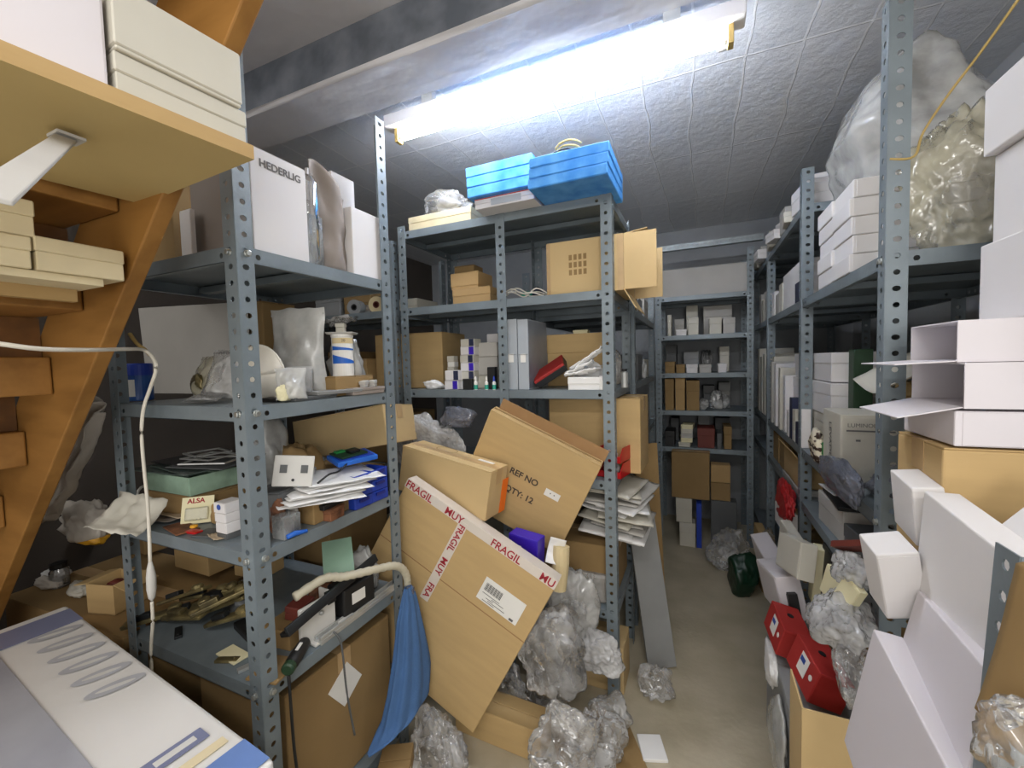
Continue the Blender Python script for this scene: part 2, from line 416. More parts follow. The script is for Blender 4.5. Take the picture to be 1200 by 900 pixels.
# ================================================================ the room
ZC = 2.50
m = bpy.data.materials.new('concrete_ceiling'); MATS['concrete_ceiling'] = m; m.use_nodes = True
nt = m.node_tree; bs = nt.nodes['Principled BSDF']; bs.inputs['Roughness'].default_value = .42
tc = nt.nodes.new('ShaderNodeTexCoord'); mp = nt.nodes.new('ShaderNodeMapping'); mp.inputs['Rotation'].default_value = (0, 0, R(90))
nz = nt.nodes.new('ShaderNodeTexNoise'); nz.inputs['Scale'].default_value = 3.5; nz.inputs['Detail'].default_value = 6
ad = nt.nodes.new('ShaderNodeMixRGB'); ad.blend_type = 'LINEAR_LIGHT'; ad.inputs[0].default_value = .06
nt.links.new(tc.outputs['Object'], ad.inputs[1]); nt.links.new(nz.outputs['Color'], ad.inputs[2]); nt.links.new(ad.outputs[0], mp.inputs[0])
br = nt.nodes.new('ShaderNodeTexBrick'); br.offset = .0; br.inputs['Scale'].default_value = 1
br.inputs['Brick Width'].default_value = .70; br.inputs['Row Height'].default_value = .185; br.inputs['Mortar Size'].default_value = .005; br.inputs['Mortar Smooth'].default_value = .4
br.inputs['Color1'].default_value = lin('#e4e5e8'); br.inputs['Color2'].default_value = lin('#d9dbde'); br.inputs['Mortar'].default_value = lin('#f0f0f0')  # joint lines lighter in colour, imitating ridges that catch the light
mp.inputs['Location'].default_value = (-.27, .02, 0)
nt.links.new(mp.outputs[0], br.inputs['Vector']); nt.links.new(br.outputs['Color'], bs.inputs['Base Color'])
n2 = nt.nodes.new('ShaderNodeTexNoise'); n2.inputs['Scale'].default_value = 14; n2.inputs['Detail'].default_value = 8; n2.inputs['Roughness'].default_value = .65
mu = nt.nodes.new('ShaderNodeMath'); mu.operation = 'MULTIPLY_ADD'; mu.inputs[1].default_value = .5
nt.links.new(tc.outputs['Object'], n2.inputs['Vector'])
m2 = nt.nodes.new('ShaderNodeMath'); m2.operation = 'MULTIPLY_ADD'; m2.inputs[1].default_value = .35
nt.links.new(br.outputs['Fac'], m2.inputs[0]); nt.links.new(n2.outputs['Fac'], m2.inputs[2])
bp = nt.nodes.new('ShaderNodeBump'); bp.inputs['Strength'].default_value = .75; bp.inputs['Distance'].default_value = .012
nt.links.new(m2.outputs[0], bp.inputs['Height']); nt.links.new(bp.outputs[0], bs.inputs['Normal'])
mat('concrete_beam', '#dedee2', .5, 0, .1, 5, .35, 12)
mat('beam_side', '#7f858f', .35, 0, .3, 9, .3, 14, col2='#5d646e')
mat('plaster', '#b7b8b8', .7, 0, .1, 3, .15, 20)
mat('wall_brown', '#4c443c', .8, 0, .2, 3, .1, 20)
mat('plaster_dark', '#9c9fa2', .75, 0, .15, 3, .15, 20)
mat('concrete_floor', '#bdb39c', .7, 0, .2, 5, .12, 50, col2='#aba189')
b = MB(); b.box((-.75, 1.2, -.05), (4.1, 5.9, .1), 'concrete_floor'); struct('floor', b)
b = MB(); b.box((-.75, 2.65, ZC+.05), (4.1, 3.0, .1), 'concrete_ceiling'); struct('ceiling', b)
b = MB(); b.box((.42, .12, 2.55), (1.76, 1.94, .1), 'concrete_beam'); b.box((-1.63, .82, 2.55), (2.34, .54, .1), 'concrete_beam'); struct('ceiling_near', b)
b = MB(); b.box((-1.63, -.60, 3.35), (2.34, 2.3, .1), 'plaster'); struct('ceiling_upper', b)
b = MB()
def beamf(u, v):
    prof = [(1.09, 2.5), (1.085, 2.36), (1.10, 2.348), (1.28, 2.35), (1.29, 2.36), (1.292, 2.5)]
    k = v*5; i = min(4, int(k)); t_ = k-i; p = prof[i]; q = prof[i+1]; x = -2.8+4.1*u
    w = .006*noise.noise(Vector((x*3, k, 0)))
    return Vector((x, p[0]+(q[0]-p[0])*t_+w, p[1]+(q[1]-p[1])*t_+w))
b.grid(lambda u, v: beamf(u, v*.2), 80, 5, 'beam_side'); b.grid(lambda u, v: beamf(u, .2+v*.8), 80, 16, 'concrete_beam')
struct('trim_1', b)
b = MB(); b.box((-.75, 4.02, 1.25), (4.1, .1, 2.6), 'plaster_dark'); struct('wall_back', b)
b = MB(); b.box((1.12, 1.2, 1.25), (.1, 5.9, 2.6), 'plaster'); struct('wall_right', b)
b = MB(); b.box((-2.75, 1.2, 1.25), (.1, 5.9, 2.6), 'wall_brown'); struct('wall_left', b)

# fluorescent batten on the ceiling behind the beam
t = T('fluorescent_lamp', 'lit fluorescent tube lamp on a white batten under the ceiling', 'lamp', (-.52, 1.46, 2.42))
b = MB(); b.box((0, -.012, -.022), (1.30, .07, .044), 'white'); b.build('batten', t, bevel=.004)
for s in (-1, 1):
    b = MB(); b.box((s*.45, -.012, .04), (.05, .03, .082), 'alu'); b.build('hanger', t, bevel=.001)
mat('tube_glow', '#f4f8ff', .3, 0, 0, emit=TUBE_E)
b = MB(); b.lathe([(.004, -.59), (.0165, -.588), (.0165, .588), (.004, .59)], 'tube_glow', 20, Matrix.Translation((0, 0, -.074)) @ Matrix.Rotation(R(90), 4, 'Y')); b.build('tube', t, smooth=False)
for s in (-1, 1):
    b = MB(); b.box((s*.612, 0, -.07), (.016, .034, .056), 'cordyel'); b.box((s*.600, 0, -.074), (.014, .022, .022), 'alu'); b.build('tube_holder', t, bevel=.002)
b = MB(); b.lathe([(.011, 0), (.011, .03), (.006, .032)], 'alu', 12, Matrix.Translation((.58, .03, -.075)) @ Matrix.Rotation(R(90), 4, 'Y')); b.build('starter', t)

# ================================================================ racks
LR = dict(x0=-1.53, x1=-.96, y0=.66, y1=1.17)
LZ = (1.69, 1.312, .957, .62)
rack('tall grey slotted steel rack at the front left, beside the stairs', -1.56, -.972, .645, 1.17, 2.226, LZ+(.12,),
     bolts=[((-.992, .6418, z-.016), (0, -1, 0)) for z in LZ]+[((-.9688, .668, z-.016), (1, 0, 0)) for z in LZ])
MZ = (2.03, 1.672, 1.284, .925)
rack('middle grey steel rack with blue boxes on top', -1.295, -.30, 1.64, 2.10, 2.055, MZ+(.40,), posts=((1, 1), (1, -1), (-1, 1), (-1, -1)),
     mids=[(-.785, 1.6378, 1, 1, 2.03), (-.785, 2.1022, 1, -1, 2.03)])
rack('steel rack in the dark behind the front left rack', -2.2, -1.34, 1.64, 2.10, 2.0, (1.672, 1.284, .9))
rack('steel rack on the left of the aisle behind the middle rack', -.90, -.30, 2.22, 3.30, 1.9, (1.66, 1.28, .95, .5))
BZ = (1.87, 1.575, 1.287, 1.0, .715)
rack('steel rack across the far end of the aisle', -.30, .36, 3.46, 3.92, 2.18, BZ)
RZ = (1.638, .995, .765, .16)
rack('steel rack on the right of the aisle, nearest full bay', .41, .93, 1.29, 2.17, 2.222, RZ, posts=((1, 1), (-1, 1)),
     bolts=[((.4078, 1.31, z-.016), (-1, 0, 0)) for z in RZ[:2]])
rack('steel rack on the right of the aisle, second bay with a raised top shelf', .41, .93, 2.18, 3.14, 2.19, (2.04,)+RZ, posts=((1, 1), (-1, 1)))
rack('steel rack on the right of the aisle, bay nearest the back wall', .41, .93, 3.15, 3.88, 2.19, (2.04,)+RZ)
# slotted tie bar between the far rack and the right rack
b = MB(); b.holestrip((-.30, 3.44, 2.215), (0, 0, 1), (1, 0, 0), .04, .72, 'steel_worn', .033, lambda i, n: True, lambda i: 1.2, .007)
b.holestrip((-.30, 3.44, 2.215), (0, 1, 0), (1, 0, 0), .04, .72, 'steel_worn', .033, lambda i, n: False)
tag(b.build('tie_bar', solid=.002), 'light slotted steel bar bridging the aisle at the far end', 'metal bar')

# ================================================================ stairs, wood shelves and what is kept under the stairs
t = T('staircase', 'brown wooden staircase seen from underneath at the left', 'staircase', (0, 0, 0))
b = MB()
st = lambda X: .985+(X+1.77)*1.03     # underside of the flight
b.prism([(-2.6, st(-2.6)-.115), (-.52, st(-.52)-.115), (-.52, st(-.52)+.20), (-2.6, st(-2.6)+.22)], .48, .51, 'wood'); b.build('stringer', t, bevel=.003)
for k in range(-3, 7):
    X = -1.77+.1735*k; z = .98+.187*k
    b = MB(); b.box((X-.14, .05, z+.045), (.28, .856, .09), 'wood'); b.build('tread', t, bevel=.004)
    b = MB(); b.box((X-.055, .05, z+.1385), (.02, .856, .095), 'wood_dk'); b.build('riser', t)
PA = PZ(298, 187, 1.74); PB_ = PZ(176, 236, 1.74); PC_ = PZ(0, 70, 1.74)
t = T('shelf_board', 'light plywood shelf board under the stairs carrying white boxes', 'shelf', (0, 0, 1.74))
u = (PC_-PA).normalized(); v = (PB_-PA).normalized(); L1 = .62; L2 = (PB_-PA).length+.03
def slab(mb, o, u, v, l1, l2, z0, z1, m, me=None):
    q = [o, o+u*l1, o+u*l1+v*l2, o+v*l2]; vs = [(p.x, p.y, z0) for p in q]+[(p.x, p.y, z1) for p in q]
    mb.add(vs, [(0, 1, 2, 3), (7, 6, 5, 4)], m); mb.add(vs, [(0, 4, 5, 1), (1, 5, 6, 2), (2, 6, 7, 3), (3, 7, 4, 0)], me or m)
b = MB(); slab(b, Vector((PA.x, PA.y, 0)), u, v, L1, L2, 0, .022, 'ply_face', 'ply'); b.build('board', t)
b = MB(); p0 = PZ(78, 158, 1.735); p1 = PY(-14, 225, .12); d_ = (p1-p0)
b.box(p0-Vector((0, 0, 1.74))+Vector((0, 0, -.004)), (.03, .03, .004), 'greyboard')
b2 = MB(); n_ = Vector((0, .011, 0)); up_ = Vector((.0, 0, .004)); a_ = p0-Vector((0, 0, 1.742)); e_ = p1-Vector((0, 0, 1.742))
b2.add([a_-n_, a_+n_, e_+n_, e_-n_, a_-n_-up_, a_+n_-up_, e_+n_-up_, e_-n_-up_], [(0, 1, 2, 3), (7, 6, 5, 4), (0, 4, 5, 1), (1, 5, 6, 2), (2, 6, 7, 3), (3, 7, 4, 0)], 'greyboard')
b2.build('bracket', t, bevel=.001); b.build('bracket_plate', t)
# boxes on the plywood shelf (its front edge runs along u)
ang = math.atan2(-u.y, -u.x)
def onedge(px, off): # point on the board's front edge under a pixel column
    q = PZ(px, 187+(px-298)*.394, 1.762); return Vector((q.x, q.y, 1.762))+v*off
A_ = onedge(298, .005); B_ = onedge(141, .005); C_ = onedge(139, .004); D_ = onedge(-60, .004)
w1 = (A_-B_).length; c1 = (A_+B_)/2+v*.060; rz = math.atan2((A_-B_).y, (A_-B_).x)
h1 = .078
lidbox('lower of two old white boxes at the end of the plywood shelf', (w1-.004, .115, h1), (c1.x, c1.y, 1.7625), (0, 0, rz), 'offwhite', .3, 'white boxes on the plywood shelf')
c1b = (A_+B_)/2+v*.050-(A_-B_)*.03
lidbox('upper of two old white boxes at the end of the plywood shelf', (w1-.012, .10, .088), (c1b.x+.004, c1b.y, 1.7625+h1+.0005), (0, 0, rz), 'offwhite', .9, 'white boxes on the plywood shelf')
w2 = (C_-D_).length; c2 = (C_+D_)/2+v*.11
carton('big white carton filling the near end of the plywood shelf', (w2, .21, .15), (c2.x, c2.y, 1.7625), (0, 0, rz), 'white_lilac', None, name='white_carton', cat='box')
# small shelf with pale boxes
Q = PZ(122, 336, 1.57)
t = T('shelf_board', 'short pale board resting on a stair tread, lower of the two wood shelves', 'shelf', (Q.x, Q.y, 1.57))
b = MB(); b.box((-.055, -.16, .007), (.11, .32, .014), 'dirtycream'); b.build('board', t, bevel=.001)
b = MB(); b.box((-.09, -.16, -.012), (.02, .30, .024), 'ply'); b.build('batten', t)
g = 'pale boxes on the short wood shelf'
a = PX(42, 300, Q.x+.012); e = PX(147, 308, Q.x+.012)
zb = 1.5845
def bx3(label, y0, y1, z, h, dx=0): lidbox(label, (y1-y0, .10, h), (Q.x-.040+dx, (y0+y1)/2, z), (0, 0, R(90)), 'dirtycream', .4, g, 'pale_box')
h_ = PX(94, 285, Q.x+.012).z-zb
bx3('pale box at the overhanging right end of the short wood shelf', a.y, e.y, zb, h_)
bx3('pale box left of the overhanging one on the short wood shelf', a.y-.16, a.y-.003, zb, h_*.92)
bx3('pale box topmost of the pile on the short wood shelf', a.y-.15, a.y+.004, zb+h_*.92+.001, .062)
# white cord with inline switch
cp = [PY(-40, 398, .27), PY(0, 403, .30), PY(50, 409, .35), PY(110, 410, .44), PY(150, 409, .53), PY(168, 410, .59), PY(178, 418, .602), PY(183, 432, .602), PY(176, 455, .602), PY(168, 480, .602), PY(166, 510, .602), PY(169, 550, .602), PY(173, 590, .602), PY(175, 630, .602), PY(176, 660, .602)]
def smoothpath(P, n=6):
    out = []
    for i in range(len(P)-1):
        p0 = P[max(i-1, 0)]; p1 = P[i]; p2 = P[i+1]; p3 = P[min(i+2, len(P)-1)]
        for k in range(n):
            q = k/n; out.append(.5*((2*p1)+(p2-p0)*q+(2*p0-5*p1+4*p2-p3)*q*q+(3*p1-p0-3*p2+p3)*q**3))
    out.append(P[-1]); return out
t = T('extension_cable', 'white cord strung across the stairs and hanging down with an inline switch', 'cord', (0, 0, 0))
b = MB(); b.tube(smoothpath(cp), .0042, 'cord', 8); b.tube(smoothpath([PY(178, 705, .602), PY(179, 730, .602), PY(177, 760, .602), PY(178, 800, .602)]), .0042, 'cord', 8); b.build('wire', t, smooth=True)
b = MB(); b.tube([PY(176, 658, .602), PY(176.3, 666, .602), PY(177, 676, .602), PY(177.6, 690, .602), PY(178, 700, .602), PY(178, 708, .602)], [.004, .008, .011, .011, .008, .004], 'castwhite', 10); b.build('inline_switch', t, smooth=True)
b = MB(); b.tube(smoothpath([PY(152, 391, .595), PY(160, 402, .597), PY(170, 410, .60), PY(176, 416, .602)]), .0045, 'cordyel', 8)
tag(b.build('string_end', smooth=True), 'short yellowed string end tied over the white cord', 'string')

# big printed product box lying in the lower left corner
t = T('product_box', 'large grey and blue printed box with cutlery pictures in the lower left corner', 'box', (0, 0, 0))
z = .745; a = PZ(84, 712, z); e = PZ(322, 888, z); ux = (e-a); ux.z = 0; Lx = ux.length; ux.normalize(); uy = Vector((-ux.y, ux.x, 0))
t.location = (a.x, a.y, 0); t.rotation_euler = (0, 0, math.atan2(ux.y, ux.x)); WB = .46
b = MB(); b.box((Lx/2-.02, -WB/2, .37), (Lx+.04, WB, z-.001), 'printwhite'); b.build('body', t, bevel=.008, segs=3)
def patch(x0, x1, y0, y1, m, nm='printed_panel', dz=.0008):
    q = MB(); q.box(((x0+x1)/2, (y0+y1)/2, z-.001+dz), (x1-x0, y1-y0, .001), m); return q.build(nm, t)
patch(0, .10, -WB+.01, -.004, 'printnavy'); patch(.10, Lx-.10, -WB+.01, -.155, 'printgrey', dz=.0010)
patch(Lx-.085, Lx-.008, -WB+.01, -.004, 'printblue'); patch(Lx-.125, Lx-.105, -WB+.02, -.02, 'yellow' if 0 else 'dirtycream', dz=.0012)
patch(0.03, .08, -.28, -.20, 'cream', dz=.0014)
for i in range(6):
    x0 = .13+.075*i; q = MB()
    vs = []; n = 20
    for j in range(n): s_ = 2*math.pi*j/n; vs.append((x0+.020*math.cos(s_)+.01*math.sin(s_), -.062+.047*math.sin(s_), z+.0006))
    for j in range(n): s_ = 2*math.pi*j/n; vs.append((x0+.007*math.cos(s_)+.01*math.sin(s_), -.062+.030*math.sin(s_), z+.0006))
    q.add(vs, [(j, (j+1) % n, n+(j+1) % n, n+j) for j in range(n)], 'printdark'); q.add(vs[n:], [tuple(range(n))], 'castwhite')
    q.build('printed_ring', t)
q = MB(); q.box((Lx-.165, -.075, z+.0005), (.035, .09, .001), 'printnavy'); q.box((Lx-.165, -.075, z+.0012), (.014, .06, .001), 'castwhite'); q.build('printed_frame', t)
b = MB(); b.box((Lx+.0205, -WB/2, .62), (.001, WB-.01, .23), 'printblue'); b.build('printed_side', t)

# things left of the rack, below the stairs
carton('brown carton on the floor under the stairs carrying the clutter', (.72, .42, .60), (-1.97, .835, 0), (0, 0, .05), 'card_dk')
opencarton('small open brown carton left of the front rack with rusty things inside', (.11, .11, .10), (PY(112, 715, .66).x-.035, .735, .601), (0, 0, .25), 'card', ((1, 200), (3, 190)))
crumple('scrap_lump', 'rusty brown lump inside the small open carton left of the front rack', 'scrap', (PY(112, 715, .66).x-.035, .735, .615), (.07, .07, .09), 'redcore', 4, n=3)
b = MB(); r0 = PY(114, 476, .61); r1 = PY(86, 545, .63); r2 = PY(56, 606, .66)
def ragf(u, v):
    c = r0.lerp(r1, v*2) if v < .5 else r1.lerp(r2, v*2-1)
    w = (.05+.09*v)*(1+.25*noise.noise(Vector((v*4, 2, 0))))
    f = .018*math.sin(u*13+3*noise.noise(Vector((v*3, 0, 5))))+.012*noise.noise(Vector((u*4, v*7, 3)))
    return Vector((c.x+(u-.5)*w, c.y+f+.02*noise.noise(Vector((v*5, 1, 1))), c.z+.02*math.sin(u*5+v*3)+.015*noise.noise(Vector((u*6, v*6, 9)))))
b.grid(ragf, 30, 44, 'rag'); tag(b.build('rag', smooth=True, solid=.003), 'long dirty white rag hanging down along the stair stringer', 'cloth')
crumple('rag', 'crumpled white cloth heaped at the foot of the hanging rag', 'cloth', PY(104, 632, .74), (.36, .10, .15), 'rag', 14, .4, 2.6, (0, R(-14), 0))
sheet('paper_sheet', 'creased white paper sheet draped over the edge beside the rack post', 'paper', PY(152, 606, .615), .13, .12, 'offwhite', (R(35), R(15), R(30)), .02, 5, .001, None, 10, 10, .025)
crumple('wrapped_packet', 'orange packet in clear film left of the rack post', 'packet', (PY(110, 650, .97).x, .97, .6005), (.17, .10, .08), 'yellow', 21, .15)
t = T('glass_jar', 'dusty glass jar with a dark lid left of the small open carton', 'jar', (PY(70, 680, .72).x, .72, .601))
b = MB(); b.lathe([(.025, 0), (.028, .004), (.028, .06), (.022, .07), (.022, .075)], 'film_clear', 18); b.build('jar_body', t, smooth=True)
b = MB(); b.lathe([(.025, .072), (.025, .09), (.02, .092)], 'black', 18); b.build('lid', t)
for i, (px, py, c) in enumerate(((60, 720, 'rag'), (90, 735, 'offwhite'), (52, 728, 'paper'))):
    crumple('rag', ['grey rag on the carton edge behind the printed box', 'pale cloth scrap behind the printed box corner', 'white tissue at the far left behind the printed box'][i], 'cloth', (PY(px, py, .70).x, .70+.02*i, .601), (.13, .07, .05), c, 30+i, .35)

# ================================================================ front left rack, top shelf (z 1.69)
z = 1.6905
X = -.978
t = tuckbox('tall white cardboard box lettered HEDERLIG on the front left rack', (.05, PX(359, 230, X).y-PX(293, 230, X).y, PX(318, 180, X).z-z), (X-.028, (PX(359, 230, X).y+PX(293, 230, X).y)/2+.004, z), (0, 0, 0), 'white', name='white_carton', side='t')
hh = PX(318, 180, X).z-z
text(t, 'HEDERLIG', .026, (.0255, .004, hh-.034), (R(90), 0, R(90)), 'inkgrey', bold=.0006)
b = MB(); b.box((0, -.0505, hh/2), (.03, .001, hh*.7), 'offwhite'); b.build('side_print', t)
q0, q1 = PX(361, 250, X), PX(380, 250, X)
t = T('display_case', 'clear plastic case standing right of the tall lettered white box', 'plastic case', (X-.03, (q0.y+q1.y)/2, z))
w = q1.y-q0.y; h = PX(370, 205, X).z-z
b = MB(); b.box((0, 0, h*.28), (.05, w*.9, h*.55), 'acrylic'); b.build('tray', t, bevel=.003)
b = MB(); b.tube([(0, 0, 0), (0, 0, .02), (0, 0, h*.9), (0, 0, h)], [.012, w*.5, w*.5, w*.35], 'acrylic', 16); b.build('dome', t, smooth=True)
q0, q1 = PX(370, 250, X), PX(411, 250, X)
b = MB(); h = PX(395, 198, X).z-z
def fn(u, v_):
    y = q0.y+(q1.y-q0.y)*u; return Vector((X-.02-.012*math.sin(u*7)+.01*noise.noise(Vector((u*4, v_*4, 2))), y+.006*noise.noise(Vector((v_*6, 1, u))), z+.002+v_*h*(.93+.10*math.sin(u*5+.5)-.10*max(0, u-.75)*4)))
b.grid(fn, 24, 24, 'taupe'); tag(b.build('paper_sheet', smooth=True, solid=.0015), 'wavy taupe paper sheet standing between the clear case and a white carton', 'paper')
q0, q1 = PX(413, 280, X), PX(451, 285, X)
tuckbox('plain white carton at the far end of the front left rack top shelf', (.10, q1.y-q0.y-.004, PX(432, 250, X).z-z), (X-.052, (q0.y+q1.y)/2, z), (0, 0, 0), 'white', side='t')
for i, (px, yt, w_, c) in enumerate(((402, 208, .012, 'white'), (412, 218, .010, 'greyboard'), (422, 230, .012, 'paper'), (431, 233, .010, 'skyblue'), (440, 236, .012, 'white'))):
    Xb = -1.09-.028*i; p = PX(px, 250, Xb); hb = PX(px, yt, Xb).z-z
    tuckbox(['thin white folder standing tallest behind the taupe paper', 'thin grey folder behind the taupe paper', 'thin white folder behind the plain carton', 'thin pale blue folder behind the plain carton', 'thin white folder nearest the rack post behind the plain carton'][i], (w_, .10, max(.1, hb)), (Xb, min(p.y, 1.10), z), (0, 0, 0), c, 'folders behind the plain white carton', 'folder', 't')
d, l = fb(206, 222, 244, .70, z, .03); tuckbox('slim white box with tiny lettering behind the stair stringer on the rack top', (d[0]*.8, .012, d[2]), l, (0, 0, 0), 'white', side='f')
t = bpy.data.objects['white_carton.003'] if 0 else None
d, l = fb(224, 272, 203, .74, z, .28); carton('grey brown carton behind the front post on the rack top', d, l, (0, 0, 0), 'taupe', None)
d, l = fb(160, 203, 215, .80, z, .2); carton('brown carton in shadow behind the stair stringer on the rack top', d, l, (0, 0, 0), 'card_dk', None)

# ---------------------------------------------------------------- second shelf (z 1.312)
z = 1.3130
pouch('plastic_bag', 'large cloudy plastic bag standing behind the front rack post', 'plastic bag', (PY(352, 440, .93).x, .93, z+.002), .19, PY(352, 362, .93).z-z, .09, 'film_milky', (0, 0, R(12)), 3)
crumple('fittings_heap', 'small brass fittings lying in the bottom of the large cloudy bag', 'fittings', (PY(352, 440, .93).x-.01, .93, z+.002), (.12, .035, .05), 'brass', 5, .4, 4)
b = MB(); w0 = PY(160, 380, .98); w1 = PY(290, 380, .98); zt = PY(170, 360, .98).z
b.prism([(w0.x+.05, z+.002), (w1.x, z+.002), (w1.x, zt-.03), (w0.x+.02, zt)], .98, .985, 'greyboard'); tag(b.build('dirty_board', bevel=.001), 'dirty white board leaning at the back of the second shelf', 'board')
crumple('plastic_bag', 'grey film bag bulging above the leaning white board', 'plastic bag', (PY(300, 400, 1.06).x+.04, 1.08, z), (.30, .09, .31), 'film_milky', 17, .22)
t = T('plastic_tub', 'blue plastic tub with screw lid at the left post of the second shelf', 'tub', (PY(162, 440, .74).x, .74, z)); r_ = .036; h = PY(162, 426, .74).z-z
mat('tubblue', '#2c5ea8', .35, 0, .1, 10, col2='#1d4384')
b = MB(); b.lathe([(r_*.9, 0), (r_, .004), (r_, h*.68), (r_*.95, h*.7)], 'tubblue', 28); b.build('tub_body', t, smooth=False)
b = MB(); b.lathe([(r_*1.03, h*.68), (r_*1.03, h*.97), (r_*.97, h)], 'blue', 28); b.build('lid', t)
b = MB(); b.grid(lambda u, v_: Vector((r_*1.004*math.cos(-2.4+u*1.7), r_*1.004*math.sin(-2.4+u*1.7), h*(.12+.45*v_))), 12, 2, 'label'); b.build('label', t)
pouch('zip_bag', 'zip bag of brass hinges beside the blue tub', 'plastic bag', (PY(212, 455, .74).x, .80, z+.006), .13, .13, .06, 'film_tan', (R(-12), 0, R(-10)), 9)
crumple('fittings_heap', 'gold hinges visible inside the zip bag beside the blue tub', 'fittings', (PY(212, 445, .74).x, .785, z+.03), (.07, .025, .05), 'brass', 8, .4, 4)
pouch('zip_bag', 'crinkled clear bag between the gold hinges and the front post', 'plastic bag', (PY(246, 465, .72).x, .745, z+.008), .14, .15, .05, 'film', (R(-20), 0, R(8)), 12)
pouch('zip_bag', 'flat clear bag lying at the front edge left of the post', 'plastic bag', (PY(232, 468, .69).x, .69, z+.006), .12, .07, .02, 'film_clear', (R(-70), 0, R(10)), 13)
# ceramic shade behind the post
t = T('ceramic_shade', 'cream half round ceramic shade behind the front rack post', 'lamp shade', (PY(300, 455, .76).x, .785, z+.080), (R(12), 0, R(10)))
b = MB()
def fn(u, v_):
    a = math.pi*(u*2); r = .075*math.sqrt(v_+.001); return Vector((r*math.cos(a)*.9, -.028*(1-v_), r*math.sin(a)))
b.grid(fn, 28, 8, 'ceramic'); b.build('shell', t, smooth=True, solid=.003)
b = MB(); b.tube([(.0675*math.cos(2*math.pi*k/28), 0, .075*math.sin(2*math.pi*k/28)) for k in range(29)], .0035, 'ceramic', 6); b.build('rim', t, smooth=True)
pouch('zip_bag', 'small zip bag of white plugs right of the front rack post', 'plastic bag', (PX(330, 460, -.99).x, PX(330, 460, -.99).y+.03, z+.006), .075, .085, .045, 'film_milky', (R(-10), 0, R(55)), 15)
crumple('fittings_heap', 'cream plastic plugs inside the small zip bag', 'fittings', (-.992, PX(330, 460, -.99).y+.012, z+.004), (.02, .05, .045), 'cream', 6, .3, 4)
pouch('zip_bag', 'little zip bag behind the bag of white plugs', 'plastic bag', (-1.05, .86, z+.004), .07, .09, .035, 'film', (R(-6), 0, R(50)), 16)
# paint can
p = PX(397, 440, -1.04); zc = z; z = p.z-.002; carton('flat brown parcel under the paint can', (.12, .16, z-zc-.0006), (-1.06, p.y+.03, zc), (0, 0, 0), 'card_dk', None); t = T('paint_can', 'white and blue paint can on the second shelf of the front rack', 'can', (-1.05, p.y+.03, z)); r_ = .033; h = PX(397, 392, -1.05).z-z
b = MB(); b.lathe([(r_, 0), (r_, .003), (r_*.98, .004), (r_*.98, h*.93), (r_*1.03, h*.94), (r_*1.03, h)], 'label', 28); b.build('can_body', t)
b = MB()
for a0, a1 in ((.30, .52), (.62, .72)):
    b.grid(lambda u, v_, a0=a0, a1=a1: Vector((r_*1.005*math.cos(-1.9+u*2.6), r_*1.005*math.sin(-1.9+u*2.6), h*(a0+(a1-a0)*v_*(1-u*.8)))), 14, 2, 'skyblue_side')
b.build('printed_wave', t)
b = MB(); b.grid(lambda u, v_: Vector((r_*1.005*math.cos(-1.9+u*2.6), r_*1.005*math.sin(-1.9+u*2.6), h*(.78+.13*v_))), 14, 1, 'tan'); b.build('printed_band', t)
text(t, '20', .012, (r_*.80, -r_*.66, h*.845), (R(90), 0, R(50)), 'ink')
t2 = lidbox('flat open tin tray lying on top of the paint can', (.085, .06, .006), (-1.05, p.y+.03, z+h+.0005), (0, 0, .5), 'greyboard', .5, name='tin_tray', cat='tray')
lidbox('small white box balanced on the tin tray', (.03, .022, .03), (-1.058, p.y+.035, z+h+.007), (0, 0, .4), 'offwhite', .4)
sheet('plastic_bag', 'clear crumpled film on top of the small balanced box', 'plastic bag', (-1.06, p.y+.04, z+h+.043), .09, .07, 'film_clear', (0, R(-8), .3), .012, 8, .0008, None, 12, 12, .02)
z = zc
for i, (y0, y1, x0, x1, c) in enumerate(((.78, .93, -1.03, -.978, 'greydk'), (.86, 1.02, -1.05, -.97, 'grey'), (.76, .88, -1.10, -1.03, 'black'), (.98, 1.12, -1.03, -.966, 'taupe'))):
    lidbox(['dark flat frame lying at the edge beyond the post', 'grey flat frame lying on the dark ones before the paint can', 'black flat plate lying behind the dark frame', 'brownish metal tray lying at the far edge of the second shelf'][i],
           (x1-x0, y1-y0, .010 if i != 3 else .022), ((x0+x1)/2, (y0+y1)/2, z+(.0105 if i == 1 else 0)), (0, 0, [.06, -.1, .1, -.02][i]), c, .4, 'flat trays on the second shelf', 'flat_tray', 'tray')
for i, yy in enumerate((1.06, 1.10)):
    lidbox(['small foil packet on the metal tray', 'second small foil packet on the metal tray, nearer the rack post'][i], (.022, .026, .02), (-.99, yy-.01, z+.0225), (R(8), 0, .3), 'greyboard', .5, 'foil packets', 'foil_packet', 'packet')
carton('red and brown carton under the second shelf in the shade', (.17, .22, .06), (PY(215, 490, .8).x, .80, LZ[2]+.24), (0, 0, 0), 'redbox', None) if 0 else None

